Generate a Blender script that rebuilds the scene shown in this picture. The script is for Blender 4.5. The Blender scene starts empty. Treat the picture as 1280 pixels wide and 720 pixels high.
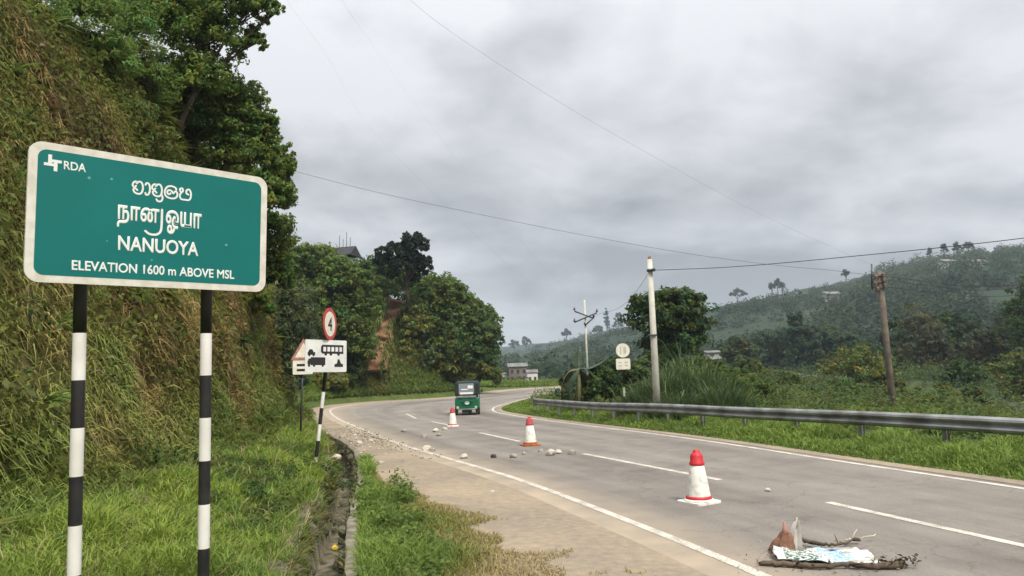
import bpy, bmesh, math, random
import numpy as np
from mathutils import Vector, Matrix

sc = bpy.context.scene
COL = sc.collection
rng = np.random.default_rng(7)
random.seed(7)
PI = math.pi

# ------------------------------------------------------------------ camera
CAM = np.array([0.0, 0.0, 2.0])
FPX, TH, RO = 925.0, math.atan(100 / 925), .035
cF = np.array([0, math.cos(TH), math.sin(TH)])
cR0 = np.array([1.0, 0, 0]); cU0 = np.array([0, -math.sin(TH), math.cos(TH)])
cR = cR0 * math.cos(RO) - cU0 * math.sin(RO)
cU = cU0 * math.cos(RO) + cR0 * math.sin(RO)
cam = bpy.data.cameras.new("camera")
camo = bpy.data.objects.new("camera", cam); COL.objects.link(camo)
cam.sensor_fit = 'HORIZONTAL'; cam.sensor_width = 36.0
cam.lens = 36.0 * FPX / 1280
cam.clip_start = .05; cam.clip_end = 5000
mw = Matrix.Identity(4)
for i in range(3):
    mw[i][0] = cR[i]; mw[i][1] = cU[i]; mw[i][2] = -cF[i]; mw[i][3] = CAM[i]
camo.matrix_world = mw
sc.camera = camo

# ------------------------------------------------------------------ sky, sun, exposure
SUN_EL, SUN_AZ = math.radians(54), math.radians(148)     # azimuth clockwise from +Y
world = bpy.data.worlds.new("World"); sc.world = world; world.use_nodes = True
wn = world.node_tree.nodes; wl = world.node_tree.links; wn.clear()
def N(tree, typ, **kw):
    n = tree.nodes.new(typ)
    for k, v in kw.items(): setattr(n, k, v)
    return n
W = world.node_tree
out = N(W, 'ShaderNodeOutputWorld'); bg = N(W, 'ShaderNodeBackground'); bg.inputs[1].default_value = .050
wl.new(bg.outputs[0], out.inputs[0])
sky = N(W, 'ShaderNodeTexSky', sky_type='NISHITA'); sky.sun_disc = False
sky.sun_elevation = SUN_EL; sky.sun_rotation = SUN_AZ; sky.altitude = 1600; sky.dust_density = 2.0
tc = N(W, 'ShaderNodeTexCoord'); sx = N(W, 'ShaderNodeSeparateXYZ'); wl.new(tc.outputs['Generated'], sx.inputs[0])
def wmath(op, a, b=None):
    m = N(W, 'ShaderNodeMath', operation=op)
    for i, v in enumerate((a, b)):
        if v is None: continue
        if isinstance(v, (int, float)): m.inputs[i].default_value = v
        else: wl.new(v, m.inputs[i])
    return m.outputs[0]
zc = wmath('ADD', wmath('MAXIMUM', sx.outputs[2], 0.0), .32)
cx = wmath('DIVIDE', sx.outputs[0], zc); cy = wmath('DIVIDE', sx.outputs[1], zc)
cmb = N(W, 'ShaderNodeCombineXYZ'); wl.new(cx, cmb.inputs[0]); wl.new(cy, cmb.inputs[1])
def wnoise(scale, det, off, rough=.5, dist=0.0):
    mp = N(W, 'ShaderNodeMapping'); wl.new(cmb.outputs[0], mp.inputs[0]); mp.inputs['Location'].default_value = off
    n = N(W, 'ShaderNodeTexNoise'); wl.new(mp.outputs[0], n.inputs['Vector'])
    n.inputs['Scale'].default_value = scale; n.inputs['Detail'].default_value = det
    n.inputs['Roughness'].default_value = rough; n.inputs['Distortion'].default_value = dist
    return n.outputs['Fac']
n1 = wnoise(.95, 5, (9.5, 0.4, 0), .5, .25); n2 = wnoise(3.2, 6, (0.4, 9.5, 4), .55, .2)
fac = wmath('ADD', wmath('MULTIPLY', n1, .66), wmath('MULTIPLY', n2, .34))
ramp = N(W, 'ShaderNodeValToRGB'); wl.new(fac, ramp.inputs[0])
SKYK = 1.0
e = ramp.color_ramp.elements
e[0].position = .41; e[0].color = (.36, .372, .388, 1)
e[1].position = .595; e[1].color = (.76, .77, .80, 1)
m_ = e.new(.50); m_.color = (.54, .553, .578, 1)
gain = N(W, 'ShaderNodeVectorMath', operation='SCALE'); wl.new(ramp.outputs[0], gain.inputs[0])
# an overcast sky is brighter overhead than at the horizon
zpos = wmath('MAXIMUM', sx.outputs[2], 0.0)
elev = wmath('ADD', 8.0, wmath('MULTIPLY', wmath('POWER', zpos, 4.0), 32.0))
wl.new(elev, gain.inputs['Scale'])
mix = N(W, 'ShaderNodeMix', data_type='RGBA'); mix.inputs[0].default_value = .94
wl.new(sky.outputs[0], mix.inputs[6]); wl.new(gain.outputs[0], mix.inputs[7])
wl.new(mix.outputs[2], bg.inputs[0])

sun = bpy.data.lights.new("sun", 'SUN'); sun.energy = 1.5; sun.angle = math.radians(12); sun.color = (1, .92, .78)
suno = bpy.data.objects.new("sun", sun); COL.objects.link(suno)
sd = Vector((math.sin(SUN_AZ) * math.cos(SUN_EL), math.cos(SUN_AZ) * math.cos(SUN_EL), math.sin(SUN_EL)))
suno.rotation_euler = sd.to_track_quat('Z', 'Y').to_euler()
sc.view_settings.view_transform = 'Standard'; sc.view_settings.look = 'None'
sc.view_settings.exposure = 1.45; sc.view_settings.gamma = 1.0
sc.cycles.max_bounces = 6; sc.cycles.diffuse_bounces = 3; sc.cycles.transmission_bounces = 4
sc.cycles.transparent_max_bounces = 6; sc.cycles.volume_bounces = 0
HAZE = .0004

# ------------------------------------------------------------------ helpers
def ss(a, b, x):
    t = np.clip((np.asarray(x, float) - a) / (b - a), 0, 1); return t * t * (3 - 2 * t)
def zr(y): return -.3 * ss(16, 38, y)
def ray(px, py): return cF + cR * (px - 640) / FPX - cU * (py - 360) / FPX
def P(px, py, Y):                     # photo pixel seen at distance Y -> world point
    d = ray(px, py); return CAM + d * (Y / d[1])
def G(px, py, dz=0.0):                # photo pixel -> point on the road-level ground
    d = ray(px, py); z = 0.0
    for _ in range(40):
        t = (z + dz - 2.0) / d[2]; p = CAM + d * t; z = .5 * z + .5 * float(zr(p[1]))
    return p
def vnoise(p, scale, seed=0):         # value noise in 3-D, 0..1
    q = np.asarray(p, float) / scale + seed * 17.37
    i = np.floor(q).astype(np.int64); f = q - i; f = f * f * (3 - 2 * f)
    def h(a):
        v = (a[..., 0] * 73856093) ^ (a[..., 1] * 19349663) ^ (a[..., 2] * 83492791)
        v = (v ^ (v >> 13)) * 1274126177; v = v ^ (v >> 16)
        return (v & 0xffff) / 65535.0
    r = 0
    for dx in (0, 1):
        for dy in (0, 1):
            for dz in (0, 1):
                w = (f[..., 0] if dx else 1 - f[..., 0]) * (f[..., 1] if dy else 1 - f[..., 1]) * (f[..., 2] if dz else 1 - f[..., 2])
                r = r + w * h(i + np.array([dx, dy, dz]))
    return r
def fbm(p, scale, seed=0, oct=3):
    r = 0; a = 1; t = 0
    for k in range(oct):
        r = r + a * vnoise(p, scale / 2 ** k, seed + k); t += a; a *= .5
    return r / t

def link(o, parent=None):
    COL.objects.link(o)
    if parent: o.parent = parent
    return o
def tag(o, label=None, cat=None, group=None, kind=None):
    for k, v in (('label', label), ('category', cat), ('group', group), ('kind', kind)):
        if v: o[k] = v
    return o
def empty(name, loc, label, cat, group=None, rz=0.0):
    o = bpy.data.objects.new(name, None); o.empty_display_size = .1
    o.location = tuple(float(v) for v in loc); o.rotation_euler = (0, 0, rz); link(o)
    return tag(o, label, cat, group)
def fm(name, V, F, m, parent=None, col=None, smooth=False, uv=None, mi=None):
    """one mesh object from arrays; F (n,3) or (n,4), or a list of such arrays"""
    V = np.asarray(V, np.float32)
    Fs = F if isinstance(F, list) else [F]
    Fs = [np.asarray(f, np.int32) for f in Fs if len(f)]
    me = bpy.data.meshes.new(name)
    idx = np.concatenate([f.ravel() for f in Fs]); tot = np.concatenate([np.full(len(f), f.shape[1], np.int32) for f in Fs])
    st = np.concatenate([[0], np.cumsum(tot)[:-1]]).astype(np.int32)
    me.vertices.add(len(V)); me.vertices.foreach_set('co', V.ravel())
    me.loops.add(len(idx)); me.loops.foreach_set('vertex_index', idx)
    me.polygons.add(len(tot)); me.polygons.foreach_set('loop_start', st)
    if smooth: me.polygons.foreach_set('use_smooth', np.ones(len(tot), bool))
    for x in (m if isinstance(m, (list, tuple)) else [m]): me.materials.append(x)
    if mi is not None: me.polygons.foreach_set('material_index', np.asarray(mi, np.int32))
    if col is not None:
        a = me.attributes.new('col', 'FLOAT_COLOR', 'POINT')
        c = np.ones((len(V), 4), np.float32); c[:, :3] = col; a.data.foreach_set('color', c.ravel())
    if uv is not None:
        a = me.attributes.new('st', 'FLOAT_VECTOR', 'POINT')
        c = np.zeros((len(V), 3), np.float32); c[:, :uv.shape[1]] = uv; a.data.foreach_set('vector', c.ravel())
    me.update(calc_edges=True)
    o = bpy.data.objects.new(name, me); return link(o, parent)

class MB:
    """collects boxes, tubes, lathes, prisms; builds ONE mesh object"""
    def __init__(s): s.bm = bmesh.new(); s.mi = 0
    def _m(s, fs):
        for f in fs: f.material_index = s.mi
    def box(s, c, size, rot=None, taper=None, bevel=0.0):
        r = bmesh.ops.create_cube(s.bm, size=1.0); vs = r['verts']
        for v in vs:
            v.co = Vector((v.co.x * size[0], v.co.y * size[1], v.co.z * size[2]))
            if taper and v.co.z > 0: v.co.x *= taper; v.co.y *= taper
        fs = list({f for v in vs for f in v.link_faces}); s._m(fs)
        if bevel:
            es = list({e for v in vs for e in v.link_edges})
            rb = bmesh.ops.bevel(s.bm, geom=es, offset=bevel, segments=2, affect='EDGES', profile=.5)
            vs = list({v for f in rb['faces'] for v in f.verts} | {v for v in vs if v.is_valid}); s._m([f for f in rb['faces']])
        M = Matrix.Translation(Vector(c)) @ (rot.to_4x4() if rot else Matrix.Identity(4))
        for v in vs: v.co = M @ v.co
        return s
    def tube(s, pts, rad, n=8, caps=True):
        pts = [Vector(p) for p in pts]
        rad = rad if isinstance(rad, (list, tuple)) else [rad] * len(pts)
        rings = []; up = None
        for i, p in enumerate(pts):
            d = (pts[min(i + 1, len(pts) - 1)] - pts[max(i - 1, 0)]).normalized()
            if up is None:
                up = Vector((0, 0, 1)) if abs(d.z) < .9 else Vector((1, 0, 0))
            a = d.cross(up).normalized(); b = a.cross(d).normalized(); up = b
            rings.append([s.bm.verts.new(p + (a * math.cos(2 * PI * k / n) + b * math.sin(2 * PI * k / n)) * rad[i]) for k in range(n)])
        fs = []
        for r0, r1 in zip(rings, rings[1:]):
            for k in range(n): 
                f = s.bm.faces.new((r0[k], r0[(k + 1) % n], r1[(k + 1) % n], r1[k])); f.smooth = True; fs.append(f)
        if caps and n > 2:
            fs.append(s.bm.faces.new(rings[0][::-1])); fs.append(s.bm.faces.new(rings[-1]))
        s._m(fs); return s
    def lathe(s, prof, n=24, c=(0, 0, 0), M=None, smooth=True):
        rings = []
        for r, z in prof:
            rings.append([s.bm.verts.new(Vector((r * math.cos(2 * PI * k / n), r * math.sin(2 * PI * k / n), z))) for k in range(n)])
        fs = []
        for r0, r1 in zip(rings, rings[1:]):
            for k in range(n):
                f = s.bm.faces.new((r0[k], r0[(k + 1) % n], r1[(k + 1) % n], r1[k])); f.smooth = smooth; fs.append(f)
        fs.append(s.bm.faces.new(rings[0][::-1])); fs.append(s.bm.faces.new(rings[-1])); s._m(fs)
        M = M or Matrix.Identity(4)
        for r in rings:
            for v in r: v.co = Vector(c) + (M @ v.co)
        return s
    def prism(s, poly, M, depth):
        """poly: 2-D outline (x,y), extruded along local z by depth, placed by M"""
        a = [s.bm.verts.new(M @ Vector((x, y, 0))) for x, y in poly]; b = [s.bm.verts.new(M @ Vector((x, y, depth))) for x, y in poly]
        fs = [s.bm.faces.new(a[::-1]), s.bm.faces.new(b)]; n = len(poly)
        for i in range(n): fs.append(s.bm.faces.new((a[i], a[(i + 1) % n], b[(i + 1) % n], b[i])))
        s._m(fs); return s
    def loft(s, secs, caps=True, smooth=False):
        rings = [[s.bm.verts.new(Vector(p)) for p in q] for q in secs]; n = len(rings[0]); fs = []
        for r0, r1 in zip(rings, rings[1:]):
            for k in range(n):
                f = s.bm.faces.new((r0[k], r0[(k + 1) % n], r1[(k + 1) % n], r1[k])); f.smooth = smooth; fs.append(f)
        if caps: fs.append(s.bm.faces.new(rings[0][::-1])); fs.append(s.bm.faces.new(rings[-1]))
        s._m(fs); return s
    def build(s, name, m, parent=None):
        bmesh.ops.recalc_face_normals(s.bm, faces=s.bm.faces)
        me = bpy.data.meshes.new(name); s.bm.to_mesh(me); s.bm.free()
        for x in (m if isinstance(m, (list, tuple)) else [m]): me.materials.append(x)
        return link(bpy.data.objects.new(name, me), parent)
def rrect(w, h, r, n=5):
    o = []
    for cx_, cy_, a0 in ((w / 2 - r, h / 2 - r, 0), (-w / 2 + r, h / 2 - r, PI / 2), (-w / 2 + r, -h / 2 + r, PI), (w / 2 - r, -h / 2 + r, 1.5 * PI)):
        for k in range(n + 1):
            a = a0 + PI / 2 * k / n; o.append((cx_ + r * math.cos(a), cy_ + r * math.sin(a)))
    return o
def circle(r, n=32, cx_=0, cy_=0): return [(cx_ + r * math.cos(2 * PI * k / n), cy_ + r * math.sin(2 * PI * k / n)) for k in range(n)]

# ------------------------------------------------------------------ materials
def mat(name, c1, c2=None, scale=4.0, rough=.7, spec=.3, metal=0.0, bump=0.0, bscale=60.0, detail=5, contrast=(.35, .65)):
    m = bpy.data.materials.new(name); m.use_nodes = True; t = m.node_tree
    b = t.nodes['Principled BSDF']; b.inputs['Roughness'].default_value = rough
    b.inputs['Specular IOR Level'].default_value = spec; b.inputs['Metallic'].default_value = metal
    tcn = N(t, 'ShaderNodeTexCoord')
    n = N(t, 'ShaderNodeTexNoise'); t.links.new(tcn.outputs['Object'], n.inputs['Vector'])
    n.inputs['Scale'].default_value = scale; n.inputs['Detail'].default_value = detail
    r = N(t, 'ShaderNodeValToRGB'); t.links.new(n.outputs['Fac'], r.inputs[0])
    c2 = c2 or tuple(v * .8 for v in c1)
    r.color_ramp.elements[0].position, r.color_ramp.elements[1].position = contrast
    r.color_ramp.elements[0].color = (*c2, 1); r.color_ramp.elements[1].color = (*c1, 1)
    t.links.new(r.outputs[0], b.inputs['Base Color'])
    if bump:
        n2_ = N(t, 'ShaderNodeTexNoise'); t.links.new(tcn.outputs['Object'], n2_.inputs['Vector'])
        n2_.inputs['Scale'].default_value = bscale; n2_.inputs['Detail'].default_value = 6
        bp = N(t, 'ShaderNodeBump'); bp.inputs['Strength'].default_value = bump; bp.inputs['Distance'].default_value = .02
        t.links.new(n2_.outputs['Fac'], bp.inputs['Height']); t.links.new(bp.outputs[0], b.inputs['Normal'])
    return m
def leafmat(name, trans=.35, rough=.55, tint=(1, 1, 1)):
    """foliage: colour from the 'col' attribute, part of the light passes through"""
    m = bpy.data.materials.new(name); m.use_nodes = True; t = m.node_tree; t.nodes.clear()
    o = N(t, 'ShaderNodeOutputMaterial'); b = N(t, 'ShaderNodeBsdfPrincipled'); tr = N(t, 'ShaderNodeBsdfTranslucent')
    a = N(t, 'ShaderNodeAttribute', attribute_name='col'); mx = N(t, 'ShaderNodeMixShader'); mx.inputs[0].default_value = trans
    b.inputs['Roughness'].default_value = rough; b.inputs['Specular IOR Level'].default_value = .25
    t.links.new(a.outputs['Color'], b.inputs['Base Color']); t.links.new(a.outputs['Color'], tr.inputs[0])
    t.links.new(b.outputs[0], mx.inputs[1]); t.links.new(tr.outputs[0], mx.inputs[2]); t.links.new(mx.outputs[0], o.inputs[0])
    return m
M_LEAF = leafmat('leaf', .5); M_GRASS = leafmat('grass_blade', .42, .6); M_DRY = leafmat('dry_grass_blade', .2, .8)
M_BARK = mat('bark', (.13, .10, .075), (.06, .045, .035), 6, .9, .1, bump=.5, bscale=20)
M_WHITE = mat('white_paint', (.78, .77, .74), (.66, .64, .60), 5, .45, .4)
M_BLACK = mat('black_paint', (.012, .012, .014), (.026, .024, .022), 9, .45, .4)
M_RED = mat('red_plastic', (.55, .025, .035), (.42, .03, .035), 9, .5, .4)
M_ORANGE = mat('orange_rubber', (.42, .13, .035), (.25, .09, .03), 9, .6, .3)
M_CREAM = mat('cream_paint', (.78, .76, .66), (.66, .63, .52), 6, .5, .3)
M_GALV = mat('galvanised_steel', (.34, .345, .345), (.17, .165, .155), 2.2, .45, .5, .5, bump=.1, bscale=30)
M_STEEL = mat('dark_steel', (.10, .10, .11), (.05, .05, .05), 6, .5, .5, .6)
M_CONC = mat('pole_concrete', (.60, .59, .52), (.47, .46, .40), 3, .85, .2, bump=.2)
M_WOOD = mat('weathered_wood', (.20, .165, .135), (.11, .09, .075), 3, .9, .1, bump=.4, bscale=20)
M_DRAIN = mat('mossy_masonry', (.21, .185, .14), (.055, .055, .032), 5, .95, .1, bump=.8, bscale=14)
M_STONE = mat('rubble_stone', (.40, .37, .32), (.25, .22, .18), 9, .9, .15, bump=.5, bscale=30)
M_STONEP = mat('pale_stone', (.60, .56, .49), (.42, .37, .31), 9, .9, .15, bump=.5, bscale=30)
M_STONED = mat('dark_stone', (.10, .09, .085), (.05, .045, .04), 9, .9, .15, bump=.5, bscale=30)

def groundmat(name, stops, noises, bump=.3, bscale=40, rough=.95):
    """two-noise mix of earth colours in world metres"""
    m = bpy.data.materials.new(name); m.use_nodes = True; t = m.node_tree
    b = t.nodes['Principled BSDF']; b.inputs['Roughness'].default_value = rough; b.inputs['Specular IOR Level'].default_value = .15
    g = N(t, 'ShaderNodeNewGeometry'); f = None
    for s_, w in noises:
        n = N(t, 'ShaderNodeTexNoise'); t.links.new(g.outputs['Position'], n.inputs['Vector']); n.inputs['Scale'].default_value = s_; n.inputs['Detail'].default_value = 6
        mm = N(t, 'ShaderNodeMath', operation='MULTIPLY'); t.links.new(n.outputs['Fac'], mm.inputs[0]); mm.inputs[1].default_value = w
        if f is None: f = mm.outputs[0]
        else:
            ad = N(t, 'ShaderNodeMath', operation='ADD'); t.links.new(f, ad.inputs[0]); t.links.new(mm.outputs[0], ad.inputs[1]); f = ad.outputs[0]
    r = N(t, 'ShaderNodeValToRGB'); t.links.new(f, r.inputs[0]); el = r.color_ramp.elements
    for i, (p, c) in enumerate(stops):
        x = el[i] if i < 2 else el.new(p)
        x.position = p; x.color = (*c, 1)
    t.links.new(r.outputs[0], b.inputs['Base Color'])
    n = N(t, 'ShaderNodeTexNoise'); t.links.new(g.outputs['Position'], n.inputs['Vector']); n.inputs['Scale'].default_value = bscale; n.inputs['Detail'].default_value = 6
    bp = N(t, 'ShaderNodeBump'); bp.inputs['Strength'].default_value = bump; bp.inputs['Distance'].default_value = .03
    t.links.new(n.outputs['Fac'], bp.inputs['Height']); t.links.new(bp.outputs[0], b.inputs['Normal'])
    return m, t, b, r
M_BANK, *_ = groundmat('bank_earth', [(.35, (.09, .062, .03)), (.62, (.17, .13, .055)), (.5, (.12, .105, .045))], [(.9, .6), (7, .4)], .8, 14)
M_TURF, *_ = groundmat('turf', [(.35, (.045, .075, .018)), (.62, (.10, .13, .035))], [(1.1, .6), (9, .4)], .6, 30)
M_VALLEY, *_ = groundmat('valley_floor', [(.35, (.03, .05, .02)), (.65, (.075, .085, .04))], [(.05, .6), (.6, .4)], .6, 2)
M_HILL, *_ = groundmat('tea_slopes', [(.34, (.014, .030, .019)), (.66, (.040, .054, .031)), (.5, (.026, .043, .024))], [(.012, .55), (.09, .45)], .9, .35)
M_REDEARTH, *_ = groundmat('red_earth', [(.35, (.15, .080, .046)), (.65, (.28, .165, .10))], [(.8, .5), (5, .5)], .9, 6)

# asphalt: attribute st = (metres along, across 0..1)
M_ROAD, t, b, r = groundmat('asphalt', [(.36, (.190, .171, .152)), (.64, (.252, .228, .204))], [(.35, .5), (26, .5)], .35, 220, .85)
at_ = N(t, 'ShaderNodeAttribute', attribute_name='st'); sp = N(t, 'ShaderNodeSeparateXYZ'); t.links.new(at_.outputs['Vector'], sp.inputs[0])
mp = N(t, 'ShaderNodeMapping'); mp.inputs['Scale'].default_value = (.035, 9.0, 1); t.links.new(at_.outputs['Vector'], mp.inputs[0])
ns = N(t, 'ShaderNodeTexNoise'); ns.inputs['Scale'].default_value = 1.0; ns.inputs['Detail'].default_value = 5; t.links.new(mp.outputs[0], ns.inputs['Vector'])
rs = N(t, 'ShaderNodeMapRange'); rs.inputs[1].default_value = .35; rs.inputs[2].default_value = .65; rs.inputs[3].default_value = .80; rs.inputs[4].default_value = 1.14; t.links.new(ns.outputs[0], rs.inputs[0])
# wheel tracks, darker than the dusty middle of each lane
wt = N(t, 'ShaderNodeMath', operation='MULTIPLY'); t.links.new(sp.outputs[1], wt.inputs[0]); wt.inputs[1].default_value = 4 * 2 * PI
ws = N(t, 'ShaderNodeMath', operation='COSINE'); t.links.new(wt.outputs[0], ws.inputs[0])
wr = N(t, 'ShaderNodeMapRange'); wr.inputs[1].default_value = -1; wr.inputs[2].default_value = 1; wr.inputs[3].default_value = .93; wr.inputs[4].default_value = 1.05; t.links.new(ws.outputs[0], wr.inputs[0])
# blotchy stains and repairs
g3 = N(t, 'ShaderNodeNewGeometry'); n3 = N(t, 'ShaderNodeTexNoise'); n3.inputs['Scale'].default_value = .9; n3.inputs['Detail'].default_value = 8; n3.inputs['Roughness'].default_value = .65; t.links.new(g3.outputs['Position'], n3.inputs['Vector'])
r3 = N(t, 'ShaderNodeMapRange'); r3.inputs[1].default_value = .38; r3.inputs[2].default_value = .55; r3.inputs[3].default_value = .86; r3.inputs[4].default_value = 1.03; t.links.new(n3.outputs[0], r3.inputs[0])
v3 = N(t, 'ShaderNodeTexVoronoi', feature='DISTANCE_TO_EDGE'); v3.inputs['Scale'].default_value = .45
nw = N(t, 'ShaderNodeTexNoise'); nw.inputs['Scale'].default_value = 1.8; nw.inputs['Detail'].default_value = 4; t.links.new(g3.outputs['Position'], nw.inputs['Vector'])
av = N(t, 'ShaderNodeVectorMath', operation='ADD'); t.links.new(g3.outputs['Position'], av.inputs[0]); t.links.new(nw.outputs['Color'], av.inputs[1]); t.links.new(av.outputs[0], v3.inputs['Vector'])
cr3 = N(t, 'ShaderNodeMapRange'); cr3.inputs[1].default_value = .0; cr3.inputs[2].default_value = .012; cr3.inputs[3].default_value = .80; cr3.inputs[4].default_value = 1.0; t.links.new(v3.outputs['Distance'], cr3.inputs[0])
q1 = N(t, 'ShaderNodeMath', operation='MULTIPLY'); t.links.new(rs.outputs[0], q1.inputs[0]); t.links.new(wr.outputs[0], q1.inputs[1])
q2 = N(t, 'ShaderNodeMath', operation='MULTIPLY'); t.links.new(q1.outputs[0], q2.inputs[0]); t.links.new(r3.outputs[0], q2.inputs[1])
q3 = N(t, 'ShaderNodeMath', operation='MULTIPLY'); t.links.new(q2.outputs[0], q3.inputs[0]); t.links.new(cr3.outputs[0], q3.inputs[1])
ml = N(t, 'ShaderNodeVectorMath', operation='SCALE'); t.links.new(r.outputs[0], ml.inputs[0]); t.links.new(q3.outputs[0], ml.inputs['Scale'])
# dust washed over the left edge and the curve
dr = N(t, 'ShaderNodeMapRange'); dr.inputs[1].default_value = .22; dr.inputs[2].default_value = -.02; dr.inputs[3].default_value = 0; dr.inputs[4].default_value = 1.9; dr.inputs[1].default_value = .20; t.links.new(sp.outputs[1], dr.inputs[0])
g2 = N(t, 'ShaderNodeNewGeometry'); nd = N(t, 'ShaderNodeTexNoise'); nd.inputs['Scale'].default_value = 1.3; nd.inputs['Detail'].default_value = 6; t.links.new(g2.outputs['Position'], nd.inputs['Vector'])
dm = N(t, 'ShaderNodeMath', operation='MULTIPLY'); t.links.new(dr.outputs[0], dm.inputs[0]); t.links.new(nd.outputs[0], dm.inputs[1])
mxd = N(t, 'ShaderNodeMix', data_type='RGBA'); t.links.new(dm.outputs[0], mxd.inputs[0]); t.links.new(ml.outputs[0], mxd.inputs[6]); mxd.inputs[7].default_value = (.40, .33, .245, 1)
t.links.new(mxd.outputs[2], b.inputs['Base Color'])

# shoulder: dusty asphalt beside the line turning to sandy earth
M_SHOULDER, t, b, r = groundmat('dusty_shoulder', [(.35, (.215, .185, .15)), (.66, (.37, .295, .205)), (.5, (.285, .235, .175))], [(.55, .55), (9, .45)], .5, 60)
M_LINE, t, b, r = groundmat('worn_road_paint', [(.40, (.30, .275, .24)), (.56, (.60, .555, .48))], [(3.0, .45), (40, .55)], .2, 100, .7)

# ------------------------------------------------------------------ swept terrain along the road
LE = np.array([(4.6,-6),(4.2,-2),(3.6,2),(2.85,5),(2.24,7.13),(1.49,9.46),(.02,13.57),(-1.6,17.24),(-3.36,21.5),(-5.35,27.4),(-7.35,33.4),(-9.4,39.3),(-11.2,45.2),(-12.3,50.2),(-12.2,55.6),(-10.5,59),(-5.6,62.5),(-2.8,70),(-.4,79),(5,84),(14,88),(40,95)], float)
RE = np.array([(10.4,-6),(10,-2),(9.4,2),(8.7,6),(7.95,9),(7.15,11.6),(6.0,15.1),(4.55,20.06),(3.1,25),(1.4,31),(-.1,36.4),(-1.1,40),(-1.35,43.5),(-1.1,46.5),(-.6,49),(0,52),(1.0,56.5),(3.2,62.5),(7.5,68),(13,72),(20,76),(45,82)], float)
DR = np.array([(.3,-6),(.0,-2),(-.5,2),(-1.2,5),(-1.65,7.2),(-2.2,9.6),(-2.95,13.8),(-3.75,17.5),(-5.0,21.8),(-7.0,27.3),(-9.2,34),(-11.3,40.5),(-13.2,46.5),(-14.2,51.5),(-14,57.5),(-11.5,61.5),(-6.5,64.5),(-4,71),(-2,80.5),(4,86.5),(13.5,91),(40,98)], float)
DL = DR.copy()
DL[:10] = [(-.45,-6),(-.75,-2),(-1.25,2),(-1.78,5),(-2.24,7.2),(-2.70,9.5),(-3.42,13.6),(-4.3,17.4),(-5.5,21.9),(-7.25,27.5)]
TO = np.array([(-5.6,-6),(-5.6,-2),(-5.5,1.5),(-5.5,4.5),(-5.5,7),(-5.5,9.5),(-5.8,13.5),(-6.2,17.3),(-6.9,22),(-8.1,28),(-9.6,34.2),(-11.9,40.7),(-13.8,46.8),(-14.8,51.7),(-14.6,57.9),(-11.9,62),(-6.9,65),(-4.6,71.3),(-2.8,81.5),(3.5,88),(13,92.5),(40,100)], float)
HB = np.array([9.5]*8 + [9.2,8.6,8,7.6,8,7.6,8.6,10.5,11.5,8.5,2,.6,.6,.6])
STP = np.array([2.2]*5 + [2.5,2.9,3.8,5,5,3,2,1.5,1.3,1.2,1.2,1.5,1.2,.7,.5,.5,.5])
KSUB = 14
def cr(pts, k=KSUB):
    p = np.asarray(pts, float); p = p[:, None] if p.ndim == 1 else p
    q = np.vstack([2 * p[0] - p[1], p, 2 * p[-1] - p[-2]]); o = []
    for i in range(1, len(q) - 2):
        for j in range(k):
            t_ = j / k; a, b_, c, d = q[i - 1:i + 3]
            o.append(.5 * (2 * b_ + (c - a) * t_ + (2 * a - 5 * b_ + 4 * c - d) * t_ ** 2 + (3 * b_ - a - 3 * c + d) * t_ ** 3))
    o.append(q[-2]); o = np.array(o); return o[:, 0] if o.shape[1] == 1 else o
le, re_, dr_, dl_, to_, hb, stp = map(cr, (LE, RE, DR, DL, TO, HB, STP))
NS = len(le)
slen = np.concatenate([[0], np.cumsum(np.linalg.norm(np.diff((le + re_) / 2, axis=0), axis=1))])
def normal_left(line):
    d = np.gradient(line, axis=0); d /= np.linalg.norm(d, axis=1)[:, None] + 1e-9
    n = np.stack([-d[:, 1], d[:, 0]], 1)
    k = np.ones(9) / 9
    n = np.stack([np.convolve(np.pad(n[:, i], 4, 'edge'), k, 'valid') for i in (0, 1)], 1)
    return n / np.linalg.norm(n, axis=1)[:, None]
nT = normal_left(to_); nR = -normal_left(re_); nLE = normal_left(le)
def bank_h(s, d):                     # height above the toe
    h_, k = hb[s], stp[s]
    z = np.where(d < .7, .55 * d, .385 + (d - .7) * k)
    top = h_ + (d - h_ / k) * .22 * np.clip((h_ - 3) / 4, 0, 1)
    w = 1.2
    return -w * np.log(np.exp(-z / w) + np.exp(-np.maximum(top, .3) / w)) + w * np.log(1 + np.exp(-np.maximum(top, .3) / w)) * np.exp(-d)
TOEZ = .4
def bank_pt(s, d):
    s = np.asarray(s); d = np.asarray(d, float)
    x = to_[s, 0] + nT[s, 0] * d; y = to_[s, 1] + nT[s, 1] * d
    z = zr(y) + TOEZ * np.clip(hb[s] / 3, 0, 1) + bank_h(s, d)
    p = np.stack([x, y, z], -1)
    a = np.clip(d / 1.5, 0, 1) * np.clip(hb[s] / 6, .1, 1)
    off = (fbm(p, 2.6, 3) - .5) * 1.5 + (fbm(p, .7, 5, 2) - .5) * .4
    p[..., 0] += nT[s, 0] * off * a * -.8; p[..., 1] += nT[s, 1] * off * a * -.8; p[..., 2] += off * a * .4
    return p
def sheet(name, rows, m, parent=None, uv=None, kind='structure', closed=False):
    """rows: (nrow, ncol, 3) grid"""
    nr, nc = rows.shape[:2]; i = np.arange(nr * nc).reshape(nr, nc)
    F = np.stack([i[:-1, :-1], i[:-1, 1:], i[1:, 1:], i[1:, :-1]], -1).reshape(-1, 4)
    o = fm(name, rows.reshape(-1, 3), F, m, parent, smooth=True, uv=uv)
    if not parent: tag(o, kind=kind)
    return o
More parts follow.
